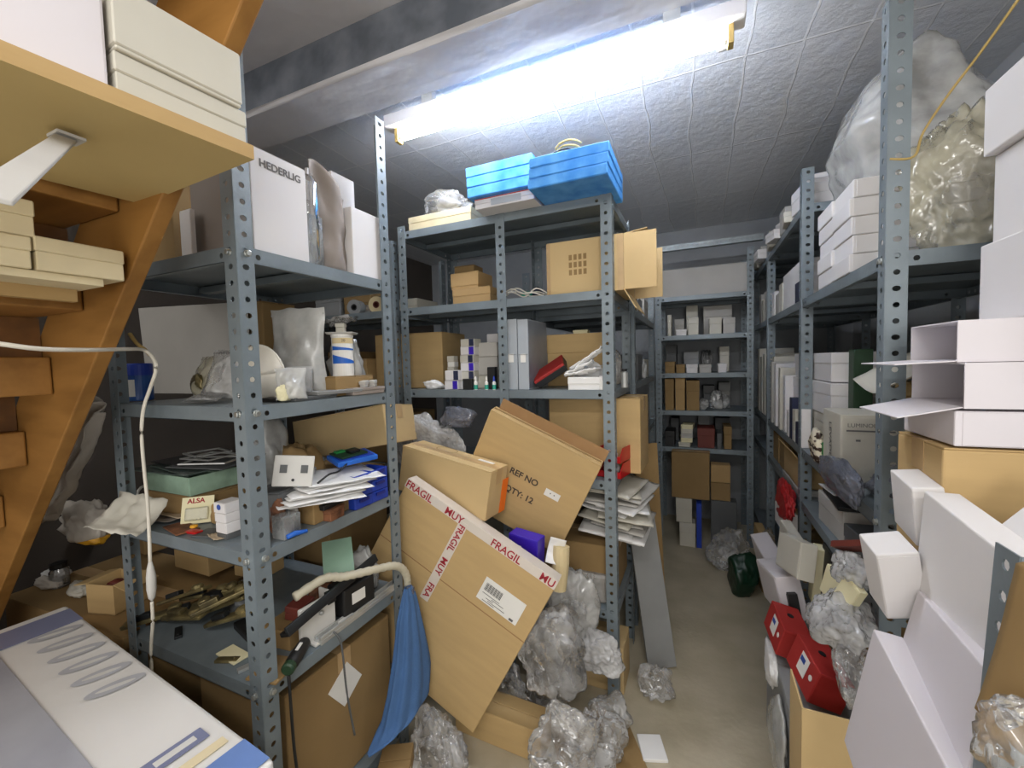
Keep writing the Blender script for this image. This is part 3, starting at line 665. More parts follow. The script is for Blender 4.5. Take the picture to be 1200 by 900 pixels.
# ---------------------------------------------------------------- third shelf (z .957)
z = .9575
x = PY(222, 560, .80).x
t = T('acrylic_box', 'pale green translucent box carrying dark glass panes', 'plastic box', (x+.01, .80, z+.075))
b = MB(); d = (.24, .14, .055)
for s in (-1, 1): b.box((s*d[0]/2, 0, d[2]/2), (.003, d[1], d[2]), 'greenclear'); b.box((0, s*d[1]/2, d[2]/2), (d[0], .003, d[2]), 'greenclear')
b.box((0, 0, .002), d[:2]+(.004,), 'greenclear'); b.build('body', t)
b = MB(); b.box((0, 0, d[2]), (d[0]+.01, .004, .004), 'greenclear'); b.build('rim', t)
carton('brown flat carton holding up the pale green box', (.26, .2, .072), (x+.02, .83, z), (0, 0, .04), 'card_dk', None)
for i, (dx, dy, rz_, c, dz) in enumerate(((-.02, 0, .15, 'glasspane', 0), (.02, .01, -.1, 'glasspane', .005), (.07, .03, .3, 'greydk', .010), (-.04, .02, .05, 'black', .015))):
    b = MB(); b.box((0, 0, .002), (.25-.03*i, .17-.015*i, .003), c)
    o = b.build('glass_sheet', loc=(x+dx, .80+dy, z+.135+dz), rot=(0, R(2), rz_), bevel=.0008); tag(o, 'dark glass pane, %s from the bottom of the pile on the pale green box' % ORD[i], 'glass pane', 'glass panes on the green box')
for i in range(3):
    b = MB(); w_, l_ = .14-.02*i, .10
    for s in (-1, 1): b.box((s*w_/2, 0, 0), (.008, l_, .004), 'alu'); b.box((0, s*l_/2, 0), (w_+.008, .008, .004), 'alu')
    o = b.build('metal_grille', loc=(x+.08-.05*i, .83+.02*i, z+.158+.005*i), rot=(0, 0, .4-.3*i)); tag(o, 'thin metal frame lying %s on the glass panes' % ['lowest', 'in the middle', 'topmost'][i], 'frame', 'thin metal frames')
crumple('bubble_wrap', 'tuft of bubble wrap beside the front post above the glass panes', 'bubble wrap', (PY(268, 505, .74).x, .735, z+.20), (.05, .05, .07), 'bubble', 9, .3) if 0 else None
t = T('mug', 'white enamel mug in the shade at the left of the third shelf', 'mug', (PY(176, 575, .78).x+.02, .80, z))
b = MB(); b.lathe([(.03, 0), (.034, .005), (.034, .08), (.031, .08), (.031, .01)], 'castwhite', 20); b.build('mug_body', t, smooth=False)
b = MB(); b.tube([(-.033+.0*k, -.022*math.sin(k*.5236)-.028, .04+.024*math.cos(k*.5236)) for k in range(0, 7)], .004, 'castwhite', 6); b.build('handle', t, smooth=True)
for i, (px, Y_, w_, l_, rz_, c) in enumerate(((195, .72, .14, .10, .2, 'taupe'), (215, .75, .16, .09, -.1, 'skinpaper'), (180, .76, .12, .10, .5, 'greyboard'))):
    sheet('paper_sheet', ['brownish sheet', 'tan wrinkled sheet', 'grey dusty sheet'][i]+' in the litter before the pale green box', 'paper', (PY(px, 600, Y_).x, Y_, z+.006+.007*i), w_, l_, c, (R(4), R(-3), rz_), .006, 40+i)
crumple('wrapped_packet', 'rounded packet in tan paper on the third shelf left of the post', 'packet', (PY(252, 590, .74).x, .755, z), (.075, .06, .075), 'kraft', 51, .12, 1.5)
t = T('blister_pack', 'cream blister card with red letters leaning on the tan packet', 'packet', (PY(226, 612, .71).x, .72, z+.003), (R(-20), 0, R(42)))
b = MB(); b.box((0, 0, .038), (.080, .002, .076), 'cream'); b.build('card', t); b = MB(); b.box((0, -.006, .027), (.058, .012, .036), 'acrylic'); b.build('blister', t, bevel=.004)
text(t, 'ALSA', .019, (-.005, -.0016, .064), FRONT, 'inkred', bold=.0005)
b = MB(); b.lathe([(.001, 0), (.008, .001), (.010, .004), (.008, .008), (.001, .009)], 'yellow', 14, Matrix.Translation((PY(228, 607, .685).x, .682, z+.012))); tag(b.build('orange_cap', smooth=True), 'small orange cap in front of the cream blister card', 'cap')
lidbox('flat red case at the shelf edge in front of the blister card', (.042, .02, .008), (PY(225, 618, .672).x, .676, z), (0, 0, .1), 'redplastic', .5, name='red_case', cat='case')
g = 'small white boxes stacked left of the front post'
for i, (h_, c) in enumerate(((.014, 'greydk'), (.028, 'white'), (.024, 'white'), (.028, 'white'))):
    zz = z+(0, .0145, .043, .0675)[i]
    tuckbox(['dark little box at the bottom of the small white stack by the post', 'lowest white box of the small stack left of the post', 'middle white box of the small stack left of the post', 'top white box with blue emblem of the small stack by the post'][i], (.045, .05, h_), (PY(268, 600, .70).x-.002*i, .705, zz), (0, 0, -.06+.03*i), c, g)
    if i == 3:
        q = MB(); q.lathe([(.0075, 0), (.0075, .0006)], 'inkblue', 16, Matrix.Translation((0, -.0265, .017)) @ Matrix.Rotation(R(90), 4, 'X')); q.build('printed_emblem', [o for o in bpy.data.objects if o.get('label', '').startswith('top white box with blue emblem')][0])
t = T('flip_jar', 'dark jar in a clear box right of the front post', 'jar', (-1.0, .755, z))
b = MB(); b.lathe([(.016, 0), (.018, .003), (.018, .035), (.012, .045), (.012, .05)], 'black', 16); b.build('jar_body', t, smooth=False)
b = MB(); b.box((0, 0, .03), (.045, .05, .06), 'acrylic'); b.build('case', t, bevel=.001)
sheet('paper_sheet', 'little folded leaflet at the shelf edge beside the small white stack', 'paper', (PY(255, 632, .68).x, .682, z+.004), .06, .035, 'skinpaper', (0, 0, -.3), .003, 60)
b = MB(); b.tube([(0, 0, 0), (.02, .01, .002), (.05, .015, 0)], [.006, .007, .005], 'skyblue_side', 10); tag(b.build('glue_tube', smooth=True, loc=(-.975, .735, z+.008), rot=(0, 0, 1.0)), 'small blue and white tube at the shelf edge right of the post', 'tube')
# paper stack on a carton
carton('dark carton under the white papers on the third shelf', (.13, .20, .062), (-1.06, .93, z), (0, 0, .05), 'card_dk', None)
for i in range(7):
    sheet('envelope', 'large white envelope, %s from the bottom of the slipping stack' % ORD[i], 'envelope', (-1.03-.012*(i % 3), .88+.014*i-.01*(i % 2), z+.071+.0062*i), .17, .235, 'paper', (R(-4), R(4), R(-26+3*((i*5) % 7))), .0012, 70+i, .0006, 'white envelopes stacked on the third shelf')
lidbox('burnt looking brown box under the envelopes at the shelf edge', (.05, .06, .035), (-.992, .895, z), (0, 0, .1), 'burnt', .3, name='brown_box')
lidbox('black case lying on the burnt looking box', (.035, .085, .016), (-.995, .895, z+.0355), (0, 0, .1), 'black', .5, name='black_case', cat='case')
crumple('paper_scrap', 'brown stained paper scrap leaning behind the front post', 'paper', (-1.045, .765, z), (.05, .05, .10), 'burnt', 66, .35)
crumple('paper_scrap', 'white torn paper scrap above the clear box behind the front post', 'paper', (-1.06, .81, z+.001), (.06, .05, .115), 'paper', 67, .4)
# blue drawer units
for i in range(3):
    for j in range(2):
        t = T('drawer_unit', 'dark blue plastic drawer, %s layer, %s column of the block by the far rack post' % (['bottom', 'middle', 'top'][i], ['near', 'far'][j]), 'drawer', (-1.01, 1.005+.075*j, z+.0355*i), (0, 0, -.03), 'blue plastic drawers')
        b = MB(); d = (.085, .072, .034); th = .003
        b.box((0, 0, th/2), (d[0], d[1], th), 'bluedk')
        for s in (-1, 1): b.box((s*(d[0]/2-th/2), 0, d[2]/2), (th, d[1], d[2]), 'blue'); b.box((0, s*(d[1]/2-th/2), d[2]/2), (d[0]-2*th, th, d[2]), 'blue')
        b.build('tray', t, bevel=.001, segs=1)
        b = MB(); b.box((d[0]/2+.002, 0, d[2]*.72), (.005, d[1]*.55, .010), 'bluedk'); b.build('pull', t, bevel=.001)
t = T('plastic_case', 'bright blue flat case lying on the white envelopes', 'case', (-1.05, 1.045, z+.137), (R(3), R(4), R(-25)))
b = MB(); b.box((0, 0, .008), (.11, .13, .016), 'skyblue_side'); b.build('body', t, bevel=.003); b = MB(); b.box((0, 0, .0168), (.09, .11, .0015), 'blue'); b.build('lid', t)
t = T('circuit_board', 'dark green circuit board on the bright blue case', 'circuit board', (-1.06, 1.04, z+.156), (R(3), R(4), R(-15)))
b = MB(); b.box((0, 0, .003), (.08, .09, .006), 'greendk'); b.build('board', t); b = MB(); b.box((.01, .01, .010), (.03, .035, .008), 'blackgloss'); b.build('chip', t); b = MB(); b.box((-.022, -.02, .009), (.02, .03, .006), 'green'); b.build('connector', t)
t = T('switch_plate', 'grey double switch plate standing tilted right of the front post', 'switch', (-1.03, .80, z+.115), (R(-12), R(9), R(52)))
b = MB(); b.box((0, 0, .045), (.10, .012, .085), 'castwhite'); b.build('plate', t, bevel=.003)
for s in (-1, 1): b = MB(); b.box((s*.026, -.0065, .05), (.018, .003, .022), 'greydk'); b.build('rocker', t)
b = MB(); b.lathe([(.004, 0), (.004, .002)], 'black', 10, Matrix.Translation((.0, -.006, .02)) @ Matrix.Rotation(R(90), 4, 'X')); b.build('screw_hole', t)
carton('dark box holding up the switch plate behind the front post', (.09, .11, .11), (-1.09, .80, z), (0, 0, .3), 'greydk', None)
b = MB(); b.tube(smoothpath([Vector(q) for q in ((-1.0, .86, 1.07), (-1.0, .90, 1.085), (-1.01, .95, 1.083), (-1.02, 1.0, 1.10))]), .003, 'black', 6); tag(b.build('cable', smooth=True), 'thin black cable lying over the envelopes beside the switch plate', 'cable')

# ---------------------------------------------------------------- fourth shelf (z .62)
z = .6205
# heap of old brass locks
g = 'old brass lock plates'
rnd = random.Random(5)
for i in range(9):
    t = T('lock_plate', ['long brass lock plate at the front of the heap', 'brass lock plate second from the front', 'short tarnished lock plate in the middle of the heap', 'tarnished lock plate lying across the middle', 'greenish lock plate at the left of the heap', 'lock plate leaning at the back of the heap', 'brass lock plate with round end at the right of the heap', 'lock plate topmost on the heap', 'small lock plate at the far left edge of the heap'][i], 'lock',
          (PY((200, 222, 215, 235, 195, 215, 262, 245, 205)[i], 700, .74).x, (.70, .725, .76, .80, .79, .85, .755, .78, .835)[i], z+(.030, .042, .036, .046, .044, .036, .056, .080, .036)[i]), (R(rnd.uniform(-15, 15)), R(rnd.uniform(-22, -6)), R(rnd.uniform(10, 45))), g)
    L_ = rnd.uniform(.12, .18); b = MB(); b.box((0, 0, 0), (L_, .038, .012), 'brass'); b.build('plate', t, bevel=.003)
    b = MB(); b.lathe([(.004, 0), (.017, .002), (.018, .012), (.012, .018)], 'brass', 14, Matrix.Translation((L_*.3, 0, .003))); b.build('rosette', t)
    b = MB(); b.box((-L_*.2, 0, .012), (.05, .022, .016), 'brass' if i % 2 else 'iron'); b.build('latch', t, bevel=.003)
b = MB(); b.box((0, 0, 0), (.035, .30, .03), 'iron'); tag(b.build('steel_bar', bevel=.002, loc=(PX(255, 740, -1.05).x-.03, .80, z+.10), rot=(R(0), 0, R(25))), 'black bar behind the lock heap', 'bar') if 0 else None
b = MB(); b.box((0, 0, 0), (.04, .34, .012), 'black'); b.box((.015, 0, .010), (.010, .34, .02), 'iron')
tag(b.build('steel_bar', bevel=.002, loc=(-1.0, .90, z+.105), rot=(R(10), R(-20), R(-4))), 'long black metal channel lying slanted over the fourth shelf', 'metal bar')
b = MB(); b.box((0, 0, 0), (.032, .20, .022), 'black'); tag(b.build('steel_bar', bevel=.004, loc=(PY(285, 745, .74).x, .765, z+.012), rot=(0, 0, R(75))), 'short black bar lying behind the front post on the fourth shelf', 'metal bar')
# white cast bracket
t = T('machine_bracket', 'white cast metal bracket with bolt standing on the fourth shelf', 'bracket', (-1.01, .86, z), (0, 0, R(-4)))
b = MB(); b.box((0, -.015, .055), (.012, .115, .11), 'castwhite'); b.box((-.03, .04, .055), (.06, .008, .11), 'castwhite'); b.box((0.01, 0, .004), (.05, .10, .008), 'castwhite'); b.build('body', t, bevel=.003)
b = MB(); b.box((.001, .030, .098), (.02, .028, .035), 'iron'); b.build('clamp', t, bevel=.002)
b = MB(); b.lathe([(.007, 0), (.007, .006), (.004, .010)], 'alu', 12, Matrix.Translation((.006, -.008, .072)) @ Matrix.Rotation(R(90), 4, 'Y')); b.build('bolt', t)
t = T('motor_box', 'black motor box with white rating label behind the cast bracket', 'motor', (-1.02, .985, z+.012), (0, 0, R(-6)))
b = MB(); b.box((0, 0, .045), (.08, .12, .09), 'black'); b.build('body', t, bevel=.006); b = MB(); b.box((.0405, -.005, .05), (.001, .05, .035), 'label'); b.build('rating_label', t)
b = MB(); b.tube([(.03, .05, .09), (.03, .06, .11), (.01, .08, .12)], .008, 'black', 8); b.build('cable_gland', t, smooth=True)
t = T('guide_rail', 'pale aluminium rail lying along the edge of the fourth shelf', 'rail', (-.985, .985, z))
b = MB(); b.box((0, 0, .006), (.028, .33, .012), 'alu'); b.box((.010, 0, .017), (.006, .33, .010), 'alu'); b.box((-.010, 0, .017), (.006, .33, .010), 'alu'); b.build('profile', t, bevel=.001)
b = MB(); b.box((.0, -.06, .016), (.012, .05, .008), 'castwhite'); b.build('slider', t)
t = T('power_tool', 'black handled tool with green end hanging over the shelf edge by the front post', 'tool', (-.975, .745, z+.022), (R(-8), 0, R(-62)))
b = MB(); b.tube([(-.06, 0, 0), (-.05, 0, 0), (.0, 0, 0), (.03, 0, 0), (.04, 0, 0)], [.010, .016, .018, .017, .012], 'black', 14); b.build('handle', t, smooth=True)
b = MB(); b.tube([(.038, 0, 0), (.052, 0, 0), (.056, 0, 0)], [.0165, .0165, .012], 'greendk', 14); b.build('end_cap', t)
b = MB(); b.box((-.01, 0, .0175), (.03, .008, .003), 'label'); b.build('switch', t)
b = MB(); b.tube(smoothpath([Vector(q) for q in ((-.956, .705, .62), (-.948, .700, .57), (-.948, .705, .40), (-.945, .72, .30), (-.93, .75, .22))]), .004, 'black', 6); tag(b.build('cable', smooth=True), 'black cable hanging down from the green ended tool', 'cable')
b = MB(); b.tube(smoothpath([Vector(q) for q in ((-.975, .865, .635), (-.95, .87, .60), (-.948, .88, .45), (-.946, .90, .30))]), .003, 'greydk', 6); tag(b.build('cable', smooth=True), 'thin grey cable hanging from the middle of the fourth shelf', 'cable')
lidbox('green and white card pack lying at the front left of the fourth shelf', (.09, .045, .006), (PY(268, 752, .69).x, .70, z), (0, 0, -.1), 'offwhite', .5, name='card_pack', cat='packet', m2='cream')
lidbox('small green card on the fourth shelf behind the card pack', (.035, .025, .004), (PY(283, 748, .73).x+.01, .735, z), (0, 0, .3), 'green', .5, name='green_card', cat='card') if 0 else None
b = MB(); b.box((0, 0, .003), (.09, .09, .006), 'card_dk'); tag(b.build('wood_tile', loc=(-1.01, .705, z), rot=(0, 0, .2), bevel=.001), 'brown board offcut at the corner under the front post', 'board')
lidbox('dark red box under the upper shelf at the right of the front post', (.05, .07, .04), (-1.08, .84, z+.056), (0, R(8), .3), 'redcore', .4, name='red_box')
carton('dull carton under the dark red box', (.10, .13, .055), (-1.09, .83, z), (0, 0, .1), 'card_dk', None)
b = MB(); b.box((0, 0, 0), (.09, .12, .004), 'greenglass'); tag(b.build('glass_sheet', loc=(-1.06, .975, z+.17), rot=(R(48), 0, R(50))), 'greenish glass pane leaning above the black channel', 'glass pane')
b = MB(); b.tube([(-1.06, .80, z+.03), (-1.03, .84, z+.045)], .012, 'alu', 12); tag(b.build('pipe_offcut', smooth=False), 'short pale pipe end right of the front post', 'pipe') if 0 else None
for i, (px, Y_, d) in enumerate(((170, .98, (.10, .12, .15)), (235, .98, (.22, .16, .17)), (290, 1.0, (.14, .10, .12)))):
    carton(['brown carton in the shade at the left of the fourth shelf', 'brown carton behind the brass locks', 'brown carton behind the front post on the fourth shelf'][i], d, (PY(px, 680, Y_).x, Y_+.05, z), (0, 0, .1*i-.1), 'card' if i else 'card_dk')
# vacuum hose and hanging blue bag
hp = [PX(q[0], q[1], q[2]) for q in ((345, 700, -1.02), (380, 678, -1.0), (400, 676, -.985), (420, 672, -.965), (445, 666, -.945), (462, 663, -.93), (472, 667, -.925), (477, 678, -.925), (478, 692, -.925))]
b = MB(); P_ = smoothpath(hp, 8); b.tube(P_, [.0125+.0012*math.sin(i*2.1) for i in range(len(P_))], 'hose', 12); tag(b.build('hose', smooth=True), 'beige ribbed hose bending over the shelf edge at the far post', 'hose')
t = T('drawstring_bag', 'blue cloth bag hanging full from the end of the beige hose', 'bag', (0, 0, 0))
top = PX(478, 686, -.915); bot = PX(455, 885, -.90); b = MB()
cl = [(478, 688, .012), (479, 700, .024), (479, 720, .036), (481, 760, .054), (481, 795, .070), (477, 825, .078), (467, 842, .072), (453, 860, .048), (440, 876, .022), (434, 886, .004)]
def fn(u, v_):
    k = v_*(len(cl)-1); i = min(int(k), len(cl)-2); f = k-i; f = f
    c0 = PX(cl[i][0], cl[i][1], -.905); c1 = PX(cl[i+1][0], cl[i+1][1], -.905); c = c0.lerp(c1, f); r = 1.38*(cl[i][2]*(1-f)+cl[i+1][2]*f)
    a = 2*math.pi*u; pl = 1+.13*math.sin(a*9+2*noise.noise(Vector((v_*3, 0, 0))))*(1-v_*.75)
    return Vector((c.x+.45*r*pl*math.sin(a), c.y+r*pl*math.cos(a), c.z))
b.grid(fn, 72, 40, 'cloth_blue'); b.build('body', t, smooth=True)
crumple('knot', None, None, PX(480, 692, -.91)+Vector((0, 0, -.012)), (.04, .045, .035), 'film_dark', 5, .3, n=3, parent=t)
# under the lowest visible shelf
carton('large brown carton with white paper label low in the front rack', (.40, .40, .40), (-1.21, .94, .125), (0, 0, -.03), 'card_dk')
b = MB(); b.box((0, 0, 0), (.001, .10, .12), 'label'); tag(b.build('paper_note', loc=(-1.003, .93, .42), rot=(R(30), 0, -.03)), 'crooked white paper label on the big carton low in the front rack', 'label') if 0 else None
q = [o for o in bpy.data.objects if o.get('label', '').startswith('large brown carton with white paper')][0]
b = MB(); b.box((0, 0, 0), (.001, .09, .10), 'label'); b.build('paper_label', q, loc=(.2012, -.0, .29), rot=(R(35), 0, 0))
for i, (x_, y_, d) in enumerate(((-.885, .98, (.12, .16, .10)), (-.885, 1.0, (.10, .12, .05)))):
    carton(['flat pale carton on the floor under the blue bag', 'brown flat carton stacked on the pale carton under the blue bag'][i], d, (x_, y_, 0 if i == 0 else .101), (0, 0, .2+.3*i), 'greyboard' if i == 0 else 'card_dk', None)
for i in range(4):
    c = MB(); cx, cy = -.90+.02*i, .73+.012*i; c.tube([(cx+.06*math.cos(a*.3)+.01*math.sin(a*i), cy+.06*math.sin(a*.3), .02+.014*i+.006*math.sin(a*1.7)) for a in range(0, 22)], .005, 'black' if i % 2 == 0 else 'cord', 6)
    tag(c.build('cable_coil', smooth=True), ['black cable coil lowest on the floor by the front post', 'white cable coil on the floor by the front post', 'black cable coil second layer by the front post', 'white cable loop topmost by the front post'][i], 'cable', 'cable coils on the floor')

# ---------------------------------------------------------------- clutter further back on the front left rack
clut = (('dark brown carton at the back of the second shelf', 'c', (-1.475, 1.08, 1.313), (.13, .14, .33), 'card_dk'), ('grey film bag at the back right of the second shelf', 'f', (-1.12, 1.10, 1.313), (.14, .10, .22), 'film_milky'),
        ('brown paper lump behind the pale green box', 'k', (-1.28, 1.02, .9575), (.18, .14, .20), 'kraft'), ('grey film bag behind the glass sheets', 'f', (-1.44, 1.04, .9575), (.20, .14, .26), 'film_milky'),
        ('dark cloth lump at the left back of the third shelf', 'k', (-1.50, 1.02, .9575), (.07, .14, .16), 'greydk'), ('clear film tuft hanging beside the front post above the glass sheets', 'f', (-1.03, .70, 1.16), (.05, .05, .08), 'film_clear'),
        ('wrinkled tan paper lump behind the switch plate', 'k', (-1.16, .92, .9575), (.10, .12, .14), 'skinpaper'), ('small clear bag beside the tan paper lump', 'f', (-1.10, .90, 1.055), (.06, .06, .08), 'film_clear'),
        ('grey rag heap behind the brass locks', 'k', (-1.33, .86, .6205), (.16, .10, .09), 'greydk'), ('dark wire tangle left of the brass locks', 'k', (-1.47, .84, .6205), (.09, .09, .05), 'black'),
        ('dusty film scrap at the back right of the fourth shelf', 'f', (-1.08, 1.10, .6205), (.14, .08, .16), 'film_milky'), ('brown rag lump beside the motor box', 'k', (-1.13, .98, .6205), (.08, .12, .09), 'burnt'))
for i, (lab, k, l, d, mt) in enumerate(clut):
    if k == 'c': carton(lab, d, l, (0, 0, .05), mt, None)
    else: crumple('plastic_bag' if k == 'f' else 'wrapped_lump', lab, 'plastic bag' if k == 'f' else 'bundle', l, d, mt, 400+i, .34, 2.2)
for i, (x_, y_, rz, c, lab) in enumerate(((-1.20, .70, .3, 'greydk', 'dark card lying in the litter at the front of the third shelf'), (-1.33, .68, -.2, 'burnt', 'brown stained card lying at the left front of the third shelf'), (-1.38, .76, .5, 'black', 'black card under the dusty sheets of the third shelf'))):
    b = MB(); b.box((0, 0, .0015), (.11, .055, .003), c); tag(b.build('card_scrap', loc=(x_, y_, .9576+.0035*i), rot=(0, 0, rz)), lab, 'card')
for i, (x_, y_, rz, m_, lab) in enumerate(((-1.16, .68, .4, 'brass', 'small brass hinge loose at the front edge of the fourth shelf'), (-1.08, .69, 1.2, 'alu', 'small bright fitting loose beside the card pack'), (-1.42, .70, -.5, 'iron', 'dark iron strap loose at the left front of the fourth shelf'))):
    b = MB(); b.box((0, 0, .004), (.06, .018, .008), m_); b.lathe([(.004, 0), (.004, .012)], m_, 8, Matrix.Translation((.02, 0, 0))); tag(b.build('metal_fitting', loc=(x_, y_, .6206), rot=(0, 0, rz), bevel=.001), lab, 'fitting')

# ================================================================ the heap of cartons leaning between the two racks
def onlocal(t, px, py, ax, val):
    Mi = t.matrix_basis.inverted(); o = Mi @ CO; d = Mi.to_3x3() @ ray(px, py); return o+d*((val-o[ax])/d[ax])
def flatstick(t, px, py, val, w, h, m, roll=0, nm='sticker', ax=1, th=.0012):
    p = onlocal(t, px, py, ax, val); b = MB()
    if ax == 1: b.box((0, 0, 0), (w, th, h), m); return b.build(nm, t, loc=(p.x, val-th/2+.0002, p.z), rot=(0, roll, 0)), p
    if ax == 0: b.box((0, 0, 0), (th, w, h), m); return b.build(nm, t, loc=(val-math.copysign(th/2, -val)*1+0, p.y, p.z)), p
    b.box((0, 0, 0), (w, h, th), m); return b.build(nm, t, loc=(p.x, p.y, val+th/2-.0002), rot=(0, 0, roll)), p
def K(s, l): return tuple(CO+(Vector(l)-CO)*s)
D = (.652, .06, .634)
fbx = carton('large brown carton crossed with red lettered fragile tape, leaning between the racks', D, (-.868, 1.2725, .540), (-.115, .499, .071), 'card', None, center=True)
bpy.context.view_layer.update()
b = MB(); b.box((0, -D[1]/2-.0006, D[2]/2-.016), (D[0], .0012, .032), 'tapeprint'); b.box((0, 0, D[2]/2+.0006), (D[0], .061, .0012), 'tapeprint'); b.build('fragile_tape', fbx)
b = MB(); b.box((-.055, -D[1]/2-.0012, .135), (.036, .0012, .33), 'tapeprint'); b.build('fragile_tape', fbx)
for i, s_ in enumerate(('FRAGIL', 'MUY', 'FRAGIL', 'MU')):
    text(fbx, s_, .038, ((-.262, -.10, .125, .292)[i], -D[1]/2-.0022, D[2]/2-.017), FRONT, 'inkred', bold=.0006)
for i, (s_, zz) in enumerate((('FRAGIL', .235), ('MUY', .115), ('FRA', .012))):
    text(fbx, s_, .034, (-.055, -D[1]/2-.003, zz), (R(90), R(90), 0), 'inkred', bold=.0006)
fl, p = flatstick(fbx, 587, 704, -D[1]/2-.001, .165, .085, 'label', 0, 'shipping_label')
bm_ = MB()
for i in range(18): bm_.box((-.070+.0038*i, -.0012, .012), (.0022 if i % 3 else .0012, .0006, .028), 'black')
for i in range(5): bm_.box((-.035+.03*(i % 2), -.0012, -.012-.006*i), (.07-.02*(i % 3), .0006, .0018), 'inkgrey')
bm_.box((.06, -.0012, -.035), (.016, .0006, .008), 'inkgrey'); bm_.build('barcode', fl)
b = MB(); b.box((0, -D[1]/2-.0003, .07), (D[0], .0010, .003), 'card_in'); b.build('crease', fbx)

D2 = (.425, .13, .19)
tb = carton('battered brown carton with orange sticker lying on the tape crossed carton', D2, K(1.135, (-.802, 1.256, 1.000)), (-.02, .167, -.07), 'card_lt', 'tape', center=True)
bpy.context.view_layer.update()
o1, p = flatstick(tb, 590, 580, D2[0]/2+.0008, .045, .135, 'orange', ax=0)
for i, s_ in enumerate(('RECICLE EL CARTON',)): text(tb, s_, .0135, (D2[0]/2+.0016, p.y, p.z), (R(90), R(90), R(90)), 'black', bold=.0003)
flatstick(tb, 570, 541, D2[2]/2+.0006, .07, .018, 'label', 0, 'sticker', 2)
b = MB()
n = 40
for r0, r1 in ((.046, .049),):
    vs = [(r0*math.cos(2*math.pi*k/n), r0*.7*math.sin(2*math.pi*k/n), 0) for k in range(n)]+[(r1*math.cos(2*math.pi*k/n), r1*.7*math.sin(2*math.pi*k/n), 0) for k in range(n)]
    b.add(vs, [(k, (k+1) % n, n+(k+1) % n, n+k) for k in range(n)], 'card_dk')
p = onlocal(tb, 524, 527, 2, D2[2]/2+.0012); b.build('printed_oval', tb, loc=(p.x, p.y, D2[2]/2+.0012))

D3 = (.474, .06, .424)
rf = carton('large flat brown carton lettered with a reference number, propped against the middle rack', D3, K(1.03, (-.616, 1.500, .944)), (.13, .453, .13), 'card', None, center=True)
bpy.context.view_layer.update()
for s_, px, py in (('REF NO', 614, 559), ('QTY: 12', 608, 579)):
    p = onlocal(rf, px, py, 1, -D3[1]/2); text(rf, s_, .036, (p.x, -D3[1]/2-.0012, p.z), FRONT, 'ink', bold=.0009)
fl, p = flatstick(rf, 647, 580, -D3[1]/2-.0008, .062, .03, 'label')
bm_ = MB()
for i in (-1, 1): bm_.box((i*.008, -.001, .002), (.004, .0006, .005), 'inkgrey')
bm_.build('sticker_dots', fl)
b = MB(); b.box((0, .006, D3[2]/2+.0008), (D3[0]*.98, .010, .0016), 'card_dk'); b.build('open_slit', rf)
for s in (-1,): b = MB(); b.box((.01, .0, .022), (D3[0]*.97, .003, .044), 'card_in'); b.build('loose_flap', rf, loc=(0, .024, D3[2]/2), rot=(R(-12), 0, 0))

t = tuckbox('glossy purple box with a white sticker squeezed between the leaning cartons', (.125, .06, .13), PY(617, 645, 1.43), (R(2), R(4), R(-8)), 'purple', name='purple_box', center=True)
b = MB(); b.box((-.03, -.031, .018), (.05, .001, .022), 'label'); b.box((-.03, -.0317, .018), (.036, .0006, .007), 'inkblue'); b.build('sticker', t)
sheet('paper_sheet', 'white paper sticking up beside the purple box', 'paper', PY(651, 645, 1.45), .06, .09, 'paper', (R(75), R(15), R(20)), .02, 88)
b = MB(); b.tube([PY(654, 690, 1.44), PY(657, 660, 1.45), PY(658, 640, 1.46)], [.030, .032, .030], 'tan', 14); tag(b.build('paper_roll', smooth=False), 'roll of brown paper sticking up right of the purple box', 'paper roll')
crumple('tissue_paper', 'white tissue ball in front of the brown paper roll', 'paper', PY(645, 682, 1.43)-Vector((0, 0, .02)), (.05, .05, .07), 'paper', 89, .4)

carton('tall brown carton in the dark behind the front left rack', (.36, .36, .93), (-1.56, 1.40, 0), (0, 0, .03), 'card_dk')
tc_ = carton('brown carton lying askew behind the far post of the front left rack', (.42, .26, .16), PY(425, 500, 1.38)+Vector((-.03, 0, -.02)), (R(-6), R(-10), R(12)), 'card_lt', center=True)
crumple('bubble_wrap', 'wide sheet of crumpled bubble wrap behind the battered carton', 'bubble wrap', PY(492, 548, 1.575)+Vector((.02, 0, 0)), (.40, .09, .24), 'bubble', 41, .34, 1.9, (0, R(-6), 0), n=5)
crumple('plastic_bag', 'dark film bag tucked under the shelf behind the bubble wrap', 'plastic bag', PY(535, 500, 1.58), (.18, .10, .10), 'film_dark', 42, .35)

